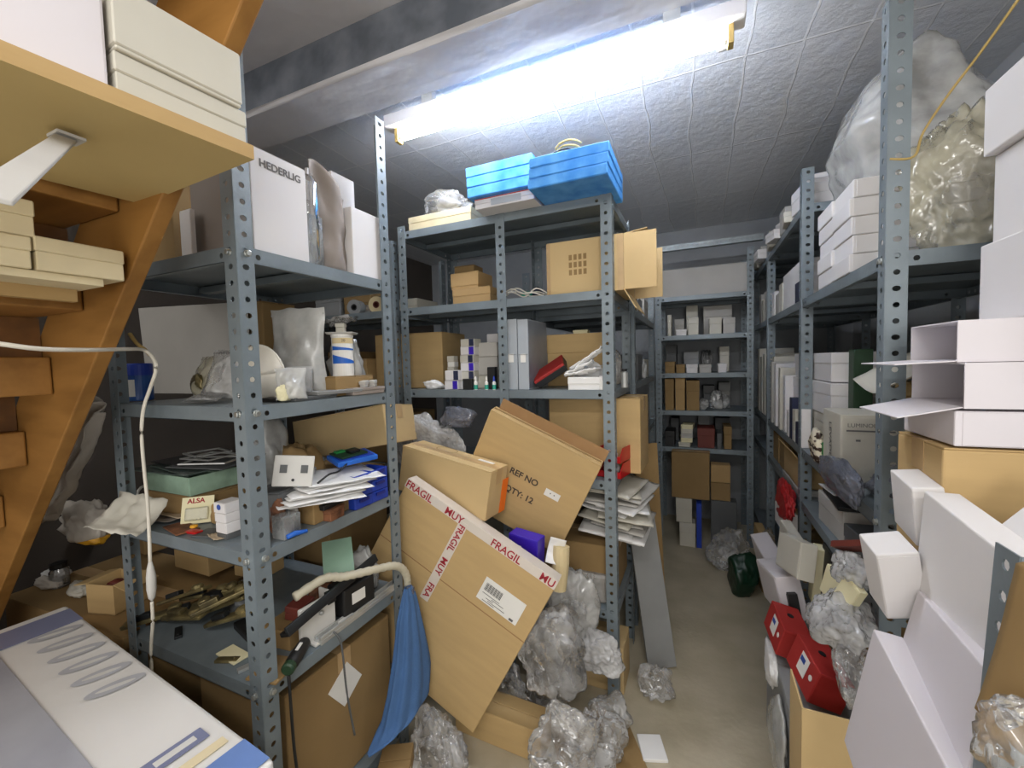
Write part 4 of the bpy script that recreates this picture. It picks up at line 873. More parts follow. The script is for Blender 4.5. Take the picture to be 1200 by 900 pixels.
# film, cartons and foam on the floor under the heap
g = 'clear film bags heaped on the floor'
for i, (px, py, Y_, d, mt, lab) in enumerate((
    (638, 760, 1.42, (.26, .14, .34), 'film_clear', 'big bubble wrap bag under the right corner of the tape crossed carton'),
    (672, 715, 1.56, (.18, .12, .28), 'film', 'clear film bag standing behind the big bubble wrap bag'),
    (660, 868, 1.22, (.24, .16, .22), 'film_clear', 'clear film bag lowest in front of the heap'),
    (700, 820, 1.38, (.20, .16, .22), 'film_clear', 'film bag at the foot of the middle rack post'),
    (705, 765, 1.54, (.18, .10, .16), 'bubble', 'small bubble wrap ball against the middle rack post'),
    (512, 890, 1.12, (.20, .14, .26), 'film_clear', 'clear film bag under the blue cloth bag'),
    (600, 868, 1.46, (.16, .12, .20), 'film_clear', 'clear film bag behind the low brown carton'),
    (715, 862, 1.50, (.18, .12, .18), 'film', 'film bag crumpled at the foot of the emblem carton'),
    (640, 835, 1.54, (.20, .12, .26), 'film_clear', 'clear film bag deep under the leaning cartons'),
    (768, 780, 1.76, (.14, .12, .14), 'film_clear', 'clear film scrap on the aisle floor by the leaning plank'))):
    c = PY(px, py, Y_); z0 = max(0.002, c.z-d[2]*.45) if i not in (3, 5, 6, 7, 8, 9) else .002
    crumple('plastic_bag', lab, 'plastic bag', (c.x, Y_, z0), d, mt, 100+i, .42, 1.9, n=5, group=g)
p0, p1 = PY(533, 870, 1.30), PY(634, 870, 1.30)
carton('low brown carton on the floor behind the bottom tip of the tape crossed carton', (p1.x-p0.x, .11, PY(585, 842, 1.30).z), ((p0.x+p1.x)/2, 1.36, 0), (0, 0, -.03), 'card', None)
t = carton('brown carton with a black round emblem at the foot of the middle rack', (.17, .16, .20), (-.375, 1.80, 0), (0, 0, .0), 'card_lt', None)
b = MB(); n = 24
vs = [(.032*math.cos(2*math.pi*k/n), 0, .026*math.sin(2*math.pi*k/n)) for k in range(n)]+[(.026*math.cos(2*math.pi*k/n), 0, .020*math.sin(2*math.pi*k/n)) for k in range(n)]
b.add(vs, [(k, (k+1) % n, n+(k+1) % n, n+k) for k in range(n)], 'black'); b.box((0, 0, 0), (.028, .0005, .006), 'black'); b.box((0, 0, .008), (.018, .0005, .004), 'black'); b.box((0, 0, -.008), (.018, .0005, .004), 'black')
b.build('printed_emblem', t, loc=(-.02, -.0812, .12))
b = MB(); b.box((0, 0, .003), (.30, .22, .006), 'card_dk'); tag(b.build('flat_cardboard', loc=(PZ(700, 880, 0).x, PZ(700, 880, 0).y, 0), rot=(0, 0, .5), bevel=.001), 'flattened cardboard lying on the floor before the middle rack', 'cardboard')
for i, (px, py, w_) in enumerate(((764, 876, .085), (706, 893, .07))):
    c = PZ(px, py, .008); b = MB(); b.box((0, 0, .006), (w_, w_*1.2, .012), 'paper')
    tag(b.build('foam_sheet', loc=(c.x, c.y, .0065 if i else .0005), rot=(0, 0, .35-.3*i), bevel=.002), ['white foam square lying on the aisle floor', 'smaller white foam square on the flattened cardboard'][i], 'foam')
# planks leaning in the aisle against the middle rack
b = MB(); q0 = PZ(786, 768, .0); a0 = PX(752, 632, -.27)
def plank(lab, bot, top_, w_, th, m, yawd):
    bot = Vector(bot); top_ = Vector(top_); d = (top_-bot); L_ = d.length; q = Vector((0, 0, 1)).rotation_difference(d.normalized()) @ Euler((0, 0, yawd)).to_quaternion()
    b = MB(); b.box((0, 0, L_/2), (th, w_, L_), m); o = b.build('plank', bevel=.001, loc=bot, rot=q.to_euler()); return tag(o, lab, 'board')
plank('grey plank leaning against the aisle side of the middle rack', (q0.x-.03, 1.94, .004), (-.258, 2.06, .66), .13, .014, 'grey', R(-62))
plank('brown board leaning in the gap behind the grey plank', (-.20, 2.14, .004), (-.245, 2.17, .98), .12, .012, 'card_dk', R(-60))

# ================================================================ middle rack, top shelf (z 2.03)
z = 2.0305
a, e = PZ(619.5, 222, z), PZ(713, 203, z); Yf = (a.y+e.y)/2; w = e.x-a.x; h = (PY(666, 175, Yf).z-z)/3
g = 'blue boxes on top of the middle rack'
for i in range(3):
    lidbox('sky blue patterned box, %s of the right hand pile on the middle rack' % ['bottom', 'middle', 'top'][i], (w, .30, h-.0006), ((a.x+e.x)/2+.002*(i-1), Yf+.15, z+h*i), (0, 0, .012*(i-1)), 'skyblue', .90, g, 'blue_box')
a2, e2 = PZ(556, 246, z), PZ(629, 232, z); Yf2 = min(1.635, (a2.y+e2.y)/2); a2 = PY(556, 240, Yf2); e2 = PY(626, 228, Yf2)
hw = PY(590, 227, Yf2).z-z; lidbox('white box with red edge and grey picture under the left pile of blue boxes', (e2.x-a2.x, .26, hw), ((a2.x+e2.x)/2, Yf2+.13, z), (0, 0, 0), 'white', .5)
q = [o for o in bpy.data.objects if o.get('label', '').startswith('white box with red edge')][0]
b = MB(); b.box((.0, -.1308, hw*.90), (e2.x-a2.x-.004, .001, .003), 'redplastic'); b.build('red_edge', q); b = MB(); b.box((.01, -.1308, hw*.45), ((e2.x-a2.x)*.5, .001, hw*.6), 'binder'); b.build('printed_picture', q)
Yf3 = Yf2-.02; a3 = PY(547, 215, Yf3); zb = z+hw+.001; h3 = (PY(583, 188, Yf3).z-zb)/3; x1_ = (a+e)[0]/2-w/2-.006
for i in range(3):
    lidbox('sky blue patterned box, %s of the left hand pile on the middle rack' % ['bottom', 'middle', 'top'][i], (x1_-a3.x, .28, h3-.0006), ((a3.x+x1_)/2-.002*i, Yf3+.14, zb+h3*i), (0, 0, 0), 'skyblue', .90, g, 'blue_box')
zt = z+3*h
c = MB(); pc = PY(668, 166, Yf+.08)
c.tube([(pc.x+.045*math.cos(k*.5)*(1+.1*math.sin(k*1.3)), Yf+.055+.04*math.sin(k*.5), zt+.008+.0013*k+.004*math.sin(k*.9)) for k in range(26)], .0035, 'cordyel', 6)
tag(c.build('wire_coil', smooth=True), 'coil of yellowed wire on top of the blue boxes', 'wire')
c = MB(); c.tube(smoothpath([Vector((pc.x-.07, Yf+.02, zt+.004)), Vector((pc.x, Yf+.015, zt+.012)), Vector((pc.x+.05, Yf+.07, zt+.006)), Vector((pc.x+.09, Yf+.06, zt+.010)), Vector((pc.x+.11, Yf+.09, zt+.004))]), .003, 'black', 6)
tag(c.build('cable', smooth=True), 'black cable lying before the yellowed coil on the blue boxes', 'cable')
d, l = fb(478, 552, 248, 1.66, z, .2); lidbox('long flat cream box at the left end of the middle rack top', (d[0], .2, max(.025, d[2])), l, (0, 0, 0), 'dirtycream', .4)
zz = z+max(.025, d[2])+.001
crumple('plastic_bag', 'clear bag with a white disc lying on the flat cream box', 'plastic bag', (PY(520, 240, 1.74).x, 1.75, zz+.001), (.30, .14, .13), 'film_clear', 31, .3, 2, n=5)
b = MB(); b.lathe([(.01, 0), (.035, .002), (.036, .014), (.01, .016)], 'ceramic', 18, Matrix.Translation((PY(540, 234, 1.78).x+.02, 1.84, zz))); tag(b.build('white_disc', smooth=True), 'white disc beside the clear bag on the flat cream box', 'disc')
d, l = fb(450, 474, 246, 1.68, 2.0, .2)
lidbox('white carton behind the far post of the front left rack, high up', (.10, .2, .10), (-1.40, 1.75, 2.0), (0, 0, 0), 'offwhite', .4) if 0 else None

# shelf z 1.672
z = 1.6725
g = 'kraft boxes on the middle rack'
d, l = fb(530, 574, 337, 1.72, z, .16); lidbox('lower kraft box of the little pile on the middle rack', d, l, (0, 0, .02), 'kraft', .4, g, 'kraft_box')
zz = z+d[2]+.0008; d2, l2 = fb(528, 561, 319, 1.73, zz, .14); lidbox('upper kraft box of the little pile on the middle rack', d2, l2, (0, 0, -.03), 'kraft', .8, g, 'kraft_box')
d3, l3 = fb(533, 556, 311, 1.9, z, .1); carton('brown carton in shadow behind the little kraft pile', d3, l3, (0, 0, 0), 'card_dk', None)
for i in range(4):
    pts = [PY(586+13*k+3*i, 349-((k*7+i*5) % 9)*1.0-3*(k % 2), 1.70+.02*i) for k in range(5)]
    for q in pts: q.z = max(q.z, z+.005+.002*i)
    b = MB(); b.tube(smoothpath(pts), .0035, 'cord', 6); tag(b.build('cable', smooth=True), 'white cable, %s from the front in the tangle beside the mid post' % ORD[i], 'cable', 'white cables on the middle rack')
crumple('cloth_bundle', 'navy blue cloth bundle at the left of the big open carton', 'cloth', (PY(630, 345, 1.80).x, 1.80, z), (.06, .07, .07), 'navy', 54, .3)
crumple('cloth_bundle', 'green cloth scrap peeping behind the navy bundle', 'cloth', (PY(616, 340, 1.88).x, 1.89, z), (.06, .05, .07), 'teal', 55, .3)
# big open carton lying on its side, mouth to the right
a = PY(641, 315, 1.69); e = PY(731, 310, 1.69); h = PY(690, 279, 1.69).z-z
t = opencarton('big brown carton lying on its side with open flaps to the aisle', (h, .30, e.x-a.x), (a.x, 1.687+.15, z+h/2), (0, R(90), 0), 'card_lt', ((0, 90), (1, 150), (2, 88), (3, 97)), fl=.40)
bm_ = MB()
for r_ in range(4):
    for c_ in range(3): bm_.box((0, 0, 0), (.001, .001, .001), 'card_dk') if 0 else bm_.box((-.01+.030*(c_-1), -.1505, (e.x-a.x)*.42+.020*(r_-1.5)), (.022, .0006, .013), 'card_dk')
bm_.build('printed_grid', t)
b = MB(); b.box((0, -.1506, e.x-a.x-.012), (h*.98, .0008, .024), 'tape'); b.build('tape', t); b = MB(); b.box((0, -.1506, .008), (h*.98, .0008, .016), 'tape'); b.build('tape', t)

# shelf z 1.284
z = 1.2845
a, e = PY(443, 420, 1.74), PY(515, 420, 1.74); h = PY(480, 390, 1.74).z-z
carton('brown carton in the shade behind the far post of the front left rack', (e.x-a.x+.02, .26, h), ((a.x+e.x)/2-.03, 1.90, z), (0, 0, R(4)), 'card', None)
crumple('paper_scrap', 'crumpled white paper in front of the shaded carton', 'paper', (PY(507, 450, 1.68).x, 1.69, z), (.11, .06, .05), 'paper', 56, .3)
g = 'small medicine boxes on the middle rack'
cols = ((521, 537, 1.665, .05, ((446, 'white'), (434, 'white'))), (524, 532, 1.73, .04, ((438, 'label'), (430, 'offwhite'), (424, 'label'), (417, 'offwhite'))), (539, 555, 1.70, .07, ((447, 'white'), (435, 'offwhite'), (425, 'white'), (416, 'offwhite'), (406, 'white'), (397, 'offwhite'))), (560, 582, 1.75, .08, ((440, 'offwhite'), (418, 'greyboard'), (401, 'greyboard'))), (570, 583, 1.86, .07, ((420, 'offwhite'), (391, 'white'))))
nm = ('low front', 'thin second', 'tall third', 'grey fourth', 'rear fifth')
for ci, (x0, x1, Y_, dp, rows) in enumerate(cols):
    zb = z; Y0 = Y_
    for ri, (yt, c) in enumerate(rows):
        zt_ = PY((x0+x1)/2, yt, Y_).z; a = PY(x0, yt, Y_).x; e = PY(x1, yt, Y_).x
        t = tuckbox('%s box from the bottom of the %s column of medicine boxes' % (ORD[ri], nm[ci]), (e-a, dp, max(.008, zt_-zb-.0006)), ((a+e)/2+.0015*((ri*7) % 3-1), Y_+dp/2, zb), (0, 0, .03*((ri*5) % 3-1)), c, g, 'medicine_box')
        if ci in (0, 2):
            b = MB(); hh = zt_-zb; b.box(((e-a)*.30, -dp/2-.0014, hh*.5), ((e-a)*.34, .0008, hh*.9), 'navy' if ri % 2 else 'purple'); b.build('printed_band', t)
        zb = zt_
for i, (px, m1, m2_, yt) in enumerate(((557.5, 'teal', 'label', 437), (570, 'teal', 'label', 437), (579, 'teal', 'blue', 437))):
    c = PY(px, 455, 1.65); r_ = .0085; hb = .032
    t = T('dropper_bottle', ['dropper bottle with white cap, first from the left', 'dropper bottle with white cap, second from the left', 'dropper bottle with blue cap beside the mid post'][i], 'bottle', (c.x, 1.652, z), (0, 0, 0), 'dropper bottles')
    b = MB(); b.lathe([(r_*.9, 0), (r_, .002), (r_, hb), (r_*.5, hb+.005), (r_*.5, hb+.008)], 'label', 16); b.build('bottle_body', t)
    b = MB(); b.lathe([(r_*.62, hb+.006), (r_*.6, hb+.018), (r_*.3, hb+.028)], m2_, 14); b.build('cap', t)
    b = MB(); b.lathe([(r_*1.01, .003), (r_*1.01, hb*.7)], m1, 16); b.build('label_band', t)
d, l = fb(542, 553, 444, 1.65, z, .02); tuckbox('small black box left of the dropper bottles', d, l, (0, 0, 0), 'black', None, 'black_box')
d, l = fb(571, 580, 430, 1.70, z, .03); tuckbox('black box behind the dropper bottles', d, l, (0, 0, 0), 'black', None, 'black_box')
for i, (x0, x1) in enumerate(((589.5, 606), (607, 619))):
    d, l = fb(x0, x1, 374, 1.66, z, .24); t = T('box_file', ['grey box file beside the mid post', 'grey box file with a shiny dark side, right of its pair'][i], 'box file', l, (0, 0, 0), 'grey box files')
    b = MB(); b.box((0, 0, d[2]/2), d, 'binder'); b.build('body', t, bevel=.002)
    b = MB(); b.box((0, -d[1]/2-.0006, d[2]*.45), (d[0]*.5, .0012, d[2]*.12), 'label'); b.build('spine_label', t)
    b = MB(); b.box((d[0]/2+.0006, 0, d[2]/2), (.0012, d[1]*.97, d[2]*.96), 'binder_dk'); b.build('side_panel', t)
    b = MB(); b.box((0, -d[1]/2-.0006, d[2]/2), (d[0]*.9, .0012, .002), 'grey'); b.build('spine_groove', t)
t = T('jewel_case', 'black case with red lid propped askew beside the box files', 'case', (PY(643, 437, 1.74).x, 1.755, z+.078), (R(24), R(-32), R(6)))
b = MB(); b.box((0, 0, -.012), (.15, .11, .028), 'black'); b.build('body', t, bevel=.002); b = MB(); b.box((0, 0, .008), (.15, .11, .012), 'redbox'); b.build('lid', t, bevel=.002)
d, l = fb(641, 706, 391, 1.92, z, .14); lidbox('brown shoe box at the back of the shelf behind the black and red case', d, l, (0, 0, 0), 'card', .35, None, 'shoe_box')
zz = z+d[2]+.001
lidbox('cream flat packet on the brown shoe box', (.07, .07, .018), (l[0]+.02, l[1], zz), (0, 0, .1), 'cream', .5, name='cream_box')
d, l = fb(665, 703, 442, 1.65, z, .09); t = lidbox('white paper packet lowest under the loose white papers', d, l, (0, 0, .02), 'paper', .5)
for i, (px, py, w_, l_, ry, rz_) in enumerate(((680, 432, .12, .07, -24, .1), (686, 424, .13, .06, -30, -.1), (676, 438, .10, .08, -10, .2), (692, 420, .13, .05, -36, .05), (690, 436, .09, .08, -14, -.2))):
    sheet('paper_sheet', 'loose white paper, %s from the bottom of the slipping papers by the red case' % ORD[(2, 3, 0, 4, 1)[i]], 'paper', (PY(px, py, 1.69).x, 1.695, PY(px, py, 1.69).z), w_, l_, 'paper', (R(5), R(ry), rz_), .012, 120+i, .004, 'loose white papers on the middle rack', 10, 10, .012)
crumple('tissue_paper', 'heap of crumpled white tissue under the loose white papers', 'paper', (PY(690, 440, 1.76).x, 1.775, z), (.13, .07, .125), 'paper', 131, .4, 2.6)
t = T('pill_bottle', 'white pill bottle at the right post of the middle rack', 'bottle', (PY(706, 450, 1.66).x, 1.664, z))
b = MB(); b.lathe([(.014, 0), (.015, .002), (.015, .034), (.011, .04)], 'label', 18); b.build('bottle_body', t); b = MB(); b.lathe([(.0135, .038), (.0135, .054), (.012, .055)], 'white', 18); b.build('cap', t)
for i, (px, yt, mt) in enumerate(((690, 386, 'greyboard'), (704, 384, 'offwhite'), (716, 386, 'greyboard'))):
    pass
t = T('metal_canister', 'bright metal canister behind the right post of the middle rack', 'canister', (PY(733, 445, 1.80).x-.005, 1.80, z))
b = MB(); b.lathe([(.014, 0), (.015, .002), (.015, .062), (.010, .068)], 'alu', 18); b.build('body', t); b = MB(); b.lathe([(.011, .068), (.011, .078)], 'black', 14); b.build('cap', t)
crumple('plastic_bag', 'grey film bag behind the metal canister', 'plastic bag', (-.37, 2.04, z), (.10, .07, .16), 'film', 58, .3)

# shelf z .80 and .40 of the middle rack
z = .9255
a, e = PY(652, 510, 1.84), PY(722, 510, 1.84); h = PY(690, 474, 1.84).z-.93
t = carton('large brown carton at the right end of the middle rack, behind the red bins', (.40, .22, .315), (-.415, 1.90, z), (0, 0, R(-2)), 'card')
g = 'red plastic bins on the middle rack'
zb0 = z+.001
for i in range(2):
    t = T('parts_bin', ['lower red parts bin beside the middle rack post', 'upper red parts bin beside the middle rack post'][i], 'bin', (PY(720, 540, 1.72).x-.005, 1.748, zb0+.062*i), (0, 0, R(78)), g)
    b = MB(); L_, W_, H_ = .12, .10, .058; th = .003
    b.box((0, 0, th/2), (L_, W_, th), 'redplastic')
    b.prism([(-L_/2, 0), (L_/2, 0), (L_/2, H_), (-L_/4, H_), (-L_/2, H_*.45)], -W_/2, -W_/2+th, 'redplastic'); b.prism([(-L_/2, 0), (L_/2, 0), (L_/2, H_), (-L_/4, H_), (-L_/2, H_*.45)], W_/2-th, W_/2, 'redplastic')
    b.box((L_/2-th/2, 0, H_/2), (th, W_-2*th, H_), 'redplastic'); b.box((-L_/2+th/2, 0, H_*.22), (th, W_-2*th, H_*.44), 'redplastic'); b.build('body', t)
    crumple('foam_scrap', ['white foam inside the lower red bin', 'white paper inside the upper red bin'][i], 'foam', (PY(714, 540, 1.72).x, 1.748, zb0+.062*i+.004), (.07, .06, .05), 'paper', 61+i, .25, n=3)
z = .4005
carton('brown carton carrying the papers low on the middle rack', (.40, .34, .235), (-.52, 1.87, z), (0, 0, 0), 'card_dk')
g = 'paper envelopes bulging from the middle rack'
for i in range(14):
    zz = .645+.0165*i
    sheet('envelope', 'white padded envelope, %s from the bottom of the bulging heap beside the aisle' % ORD[i], 'envelope', (-.33+.035*math.sin(i*2.4), 1.86+.03*math.cos(i*1.7), zz+.004), .22, .26, ('paper', 'offwhite', 'greyboard')[(i*3) % 7 % 3], (R(3), R(7), .22*math.sin(i*3.3)), .004, 140+i, .007, g, 10, 10, .004)
crumple('plastic_bag', 'cloudy grey film bag at the left of the envelope heap', 'plastic bag', (-.60, 1.76, .6415), (.20, .12, .20), 'film_milky', 71, .3)
t = T('crate_bag', 'clear bag of white rods under the grey film bag', 'plastic bag', (PY(690, 690, 1.66).x, 1.70, .4005))
for i in range(7):
    b = MB(); b.tube([(-.05+.014*i, 0, .01), (-.05+.014*i, 0, .11)], .006, 'castwhite', 8); b.build('rod', t)
b = MB(); b.box((0, 0, .06), (.14, .05, .115), 'film'); b.build('film', t, bevel=.01)

# ================================================================ rack in the dark behind the front left rack
for i, (px, py, rr) in enumerate(((440, 348, .042), (414, 345, .040))):
    t = T('tape_roll', ['roll of beige tape with brown core on the dark rack, nearer the post', 'roll of grey tape further left on the dark rack'][i], 'tape roll', (PY(px, 350, 1.70).x, 1.72, 1.673+rr), (R(90), 0, R(14)), 'tape rolls')
    b = MB(); n = 28
    for (r0, r1, y0, y1) in ((rr*.42, rr, -.025, .025),):
        vs = [(r*math.cos(2*math.pi*k/n), r*math.sin(2*math.pi*k/n), zz) for (r, zz) in ((r0, y0), (r1, y0), (r1, y1), (r0, y1)) for k in range(n)]
        b.add(vs, [(j*n+k, j*n+(k+1) % n, ((j+1) % 4)*n+(k+1) % n, ((j+1) % 4)*n+k) for j in range(4) for k in range(n)], 'tan' if i == 0 else 'grey')
    b.build('tape', t)
    b = MB(); vs = [(r*math.cos(2*math.pi*k/n), r*math.sin(2*math.pi*k/n), zz) for (r, zz) in ((rr*.30, -.026), (rr*.42, -.026), (rr*.42, .026), (rr*.30, .026)) for k in range(n)]
    b.add(vs, [(j*n+k, j*n+(k+1) % n, ((j+1) % 4)*n+(k+1) % n, ((j+1) % 4)*n+k) for j in range(4) for k in range(n)], 'redcore' if i == 0 else 'black'); b.build('core', t)
crumple('plastic_bag', 'crumpled clear film between the two tape rolls', 'plastic bag', (PY(425, 356, 1.78).x, 1.82, 1.673), (.10, .08, .07), 'film_clear', 81, .35)
for i, (x_, w_, h_, c) in enumerate(((-1.44, .12, .09, 'offwhite'), (-1.60, .16, .12, 'greydk'), (-1.80, .2, .16, 'card_dk'), (-2.03, .2, .2, 'grey'))):
    lidbox(['white', 'dark grey', 'brown', 'grey'][i]+' box at the back of the upper shelf on the dark rack', (w_, .2, h_), (x_, 1.98, 1.6725), (0, 0, 0), c, .4, name='storage_box')
for i, (x_, w_, h_, c) in enumerate(((-1.62, .08, .16, 'card'), (-1.77, .16, .2, 'card_dk'), (-1.99, .22, .18, 'greydk'))):
    carton(['brown', 'dark brown', 'dark grey'][i]+' carton on the middle shelf of the dark rack', (w_, .3, h_), (x_, 1.85, 1.2845), (0, 0, 0), c, None)
for i, (x_, w_, h_, c) in enumerate(((-1.50, .24, .25, 'card_dk'), (-1.80, .28, .2, 'card_dk'))):
    carton(['brown', 'wide brown'][i]+' carton on the lowest shelf of the dark rack', (w_, .3, h_), (x_, 1.86, .9005), (0, 0, 0), c, None)

# ================================================================ rack on the left of the aisle, behind the middle rack
X0 = -.30
seq = {1.66: [(2.38, .20, .14, 'card_dk'), (2.62, .2, .1, 'grey'), (2.95, .22, .13, 'greyboard')],
       1.28: [(2.37, .16, .10, 'grey'), (2.60, .2, .15, 'greydk'), (2.92, .24, .12, 'offwhite')],
       .95: [(2.38, .18, .16, 'greydk'), (2.64, .2, .2, 'card_dk'), (2.96, .26, .16, 'grey')],
       .5: [(2.40, .2, .22, 'greydk'), (2.70, .24, .25, 'card_dk'), (3.05, .26, .2, 'grey')]}
zn = {1.66: 'top', 1.28: 'second', .95: 'third', .5: 'lowest'}
for z_, L_ in seq.items():
    for i, (y_, w_, h_, c) in enumerate(L_):
        lidbox('%s box on the %s shelf of the aisle side rack, %s' % ({'card_dk': 'brown', 'grey': 'grey', 'greyboard': 'pale grey', 'greydk': 'dark grey', 'offwhite': 'white'}[c], zn[z_], ('nearest', 'in the middle', 'farthest')[i]), (.30, w_, h_), (X0-.165, y_, z_+.0005), (0, 0, 0), c, .4, 'boxes left of the aisle', 'storage_box')
for i, (y_, z_, d, mt) in enumerate(((2.45, 1.2805, (.10, .10, .12), 'film'), (2.5, .9505, (.10, .12, .16), 'film_milky'), (2.78, .9505, (.10, .1, .12), 'film'), (2.77, 1.2805, (.1, .1, .1), 'film_milky'))):
    crumple('plastic_bag', ['grey film bag on the second shelf left of the aisle', 'cloudy film bag on the third shelf left of the aisle', 'film bag between the boxes on the third shelf left of the aisle', 'cloudy bag deep on the second shelf left of the aisle'][i], 'plastic bag', (X0-.05, y_, z_), d, mt, 200+i, .3) if 0 else None
crumple('plastic_bag', 'grey film bag hanging out of the second shelf left of the aisle', 'plastic bag', (X0-.05, 2.475, 1.2805), (.09, .07, .14), 'film', 201, .3)
b = MB(); b.box((0, 0, .05), (.02, .05, .10), 'redbox'); tag(b.build('red_packet', loc=(X0-.03, 2.22+.25, .951), bevel=.003), 'red packet at the edge of the third shelf left of the aisle', 'packet') if 0 else None

# ================================================================ far rack across the end of the aisle
def row(z_, items, Yb, shelfname, grp):
    for i, it in enumerate(items):
        x0, x1, yt, c = it[:4]; Y_ = it[4] if len(it) > 4 else Yb; d, l = fb(x0, x1, yt, Y_, z_, .2)
        d = (max(.01, d[0]-.003), .2, max(.015, d[2]))
        if len(it) > 5: l = (l[0], l[1], it[5]); d = (d[0], .2, PY((x0+x1)/2, yt, Y_).z-it[5])
        lidbox('%s box, %s from the left on the %s shelf of the far rack' % ({'card': 'brown', 'card_dk': 'dark brown', 'grey': 'grey', 'greyboard': 'pale grey', 'greydk': 'dark grey', 'offwhite': 'white', 'white': 'bright white', 'redcore': 'red brown', 'navy': 'navy', 'kraft': 'kraft', 'black': 'black', 'bluedk': 'blue'}[c], ORD[i], shelfname), d, l, (0, 0, 0), c, .35, grp, 'storage_box')
g = 'boxes on the far rack'
carton('wide pale grey carton on the very top of the far rack', (.62, .30, .215), (.03, 3.66, 1.8705), (0, 0, .0), 'greyboard', None)
row(1.5755, [(782, 787, 369, 'offwhite'), (792, 805, 386, 'white'), (806, 819, 372, 'offwhite'), (831, 846, 372, 'offwhite'), (847, 862, 372, 'greyboard')], 3.48, 'second', g)
row(1.5755, [(790, 802, 374, 'greyboard', 3.70), (804, 818, 358, 'offwhite', 3.70), (824, 858, 358, 'greyboard', 3.70)], 3.7, 'second rear', g)
row(1.2875, [(779, 791, 424, 'card_dk'), (792, 803, 427, 'card_dk'), (804, 818, 427, 'white'), (819, 834, 427, 'greyboard'), (841, 852, 426, 'white')], 3.48, 'third', g)
row(1.2875, [(780, 793, 404, 'greydk', 3.70), (801, 819, 412, 'grey', 3.70), (843, 855, 406, 'offwhite', 3.70)], 3.7, 'third rear', g)
row(1.0005, [(779, 790, 444, 'card_dk'), (791, 803, 442, 'kraft'), (804, 820, 446, 'card_dk')], 3.48, 'fourth', g)
for i in range(5): lidbox('pale booklet box, %s from the bottom of the leaning pile, far rack' % ORD[i], (.085, .14, .034), (PY(803+.8*i, 515, 3.5).x, 3.56, .7155+.0345*i), (0, 0, .06*((i*3) % 4-1.5)), ('offwhite', 'cream', 'greyboard')[i % 3], .4, 'booklet boxes on the far rack', 'booklet_box')
row(.7155, [(779, 791, 505, 'black'), (817, 838, 502, 'redcore'), (840, 846, 508, 'greydk'), (848, 858, 500, 'card_dk')], 3.48, 'fifth', g)
row(1.0005, [(824, 838, 452, 'greydk', 3.72), (842, 856, 448, 'grey', 3.72)], 3.72, 'fourth rear', g)
row(.7155, [(786, 796, 490, 'greydk', 3.74), (818, 832, 486, 'grey', 3.74), (838, 856, 490, 'greydk', 3.74)], 3.74, 'fifth rear', g)
crumple('plastic_bag', 'clear bag standing on the white boxes of the far rack', 'plastic bag', (PY(830, 425, 3.6).x, 3.62, 1.34), (.10, .08, .14), 'film_clear', 91, .3) if 0 else None
crumple('plastic_bag', 'shiny clear bag between white boxes on the third shelf of the far rack', 'plastic bag', (PY(829, 430, 3.72).x, 3.79, 1.2875), (.09, .12, .19), 'film_clear', 91, .3)
for i, (px, w_) in enumerate(((822, .10), (838, .12), (848, .1))):
    crumple('plastic_bag', ['grey green film scrap on the fourth shelf of the far rack', 'clear film bundle on the fourth shelf of the far rack', 'film bundle at the right end of the fourth shelf of the far rack'][i], 'plastic bag', (PY(px, 480, 3.58).x+.01, 3.56+.07*i, 1.0005), (w_, .1, (.10, .14, .12)[i]), 'film', 92+i, .32)
# on the floor before the far rack
a, e = PY(787, 570, 3.30), PY(832, 570, 3.30); zb = PY(810, 586, 3.30).z; h = PY(810, 531, 3.30).z
carton('big brown carton standing on white boxes before the far rack', (e.x-a.x, .11, h-zb-.002), ((a.x+e.x)/2, 3.385, zb), (0, 0, -.03), 'card_dk')
hb_ = zb-.0008
for i, (x0, x1) in enumerate(((792, 811), (796, 815))):
    a, e = PY(x0, 600, 3.31), PY(x1, 600, 3.31)
    lidbox(['upper', 'lower'][i]+' white box under the big brown carton before the far rack', (e.x-a.x, .1, hb_/2-.0006), ((a.x+e.x)/2, 3.37, (hb_/2, 0)[i]), (0, 0, 0), 'offwhite', .4, 'white boxes under the big carton')
a, e = PY(815, 600, 3.30), PY(822, 600, 3.30); tuckbox('narrow blue box beside the white boxes before the far rack', (e.x-a.x-.004, .1, hb_-.03), ((a.x+e.x)/2+.004, 3.37, 0), (0, 0, 0), 'blue', None, 'blue_box')
a, e = PY(833, 545, 3.36), PY(856, 545, 3.36)
zz = .716-.035
for i in range(2): carton(['lower', 'upper'][i]+' small brown carton right of the big brown carton before the far rack', (e.x-a.x, .09, .13), ((a.x+e.x)/2, 3.40, .36+.132*i), (0, 0, 0), 'card_dk' if i == 0 else 'kraft', None)
carton('grey carton under the small brown cartons before the far rack', (.17, .10, .358), ((a.x+e.x)/2+.02, 3.40, 0), (0, 0, 0), 'greydk', None)
crumple('bubble_wrap', 'silvery bubble wrap heap on the floor at the far right of the aisle', 'bubble wrap', (PY(850, 610, 3.1).x, 3.08, .002), (.26, .24, .26), 'film_clear', 95, .34, 2.4, n=5)
crumple('plastic_bag', 'dark green bin bag on the aisle floor', 'plastic bag', (PY(872, 665, 2.75).x, 2.78, .001), (.20, .24, .24), 'bagdkgreen', 96, .22, 2.0)
lidbox('beige flat box lying on the aisle floor before the far rack', (.22, .12, .03), (PY(805, 626, 3.2).x, 3.22, 0), (0, 0, .0), 'greyboard', .5) if 0 else None

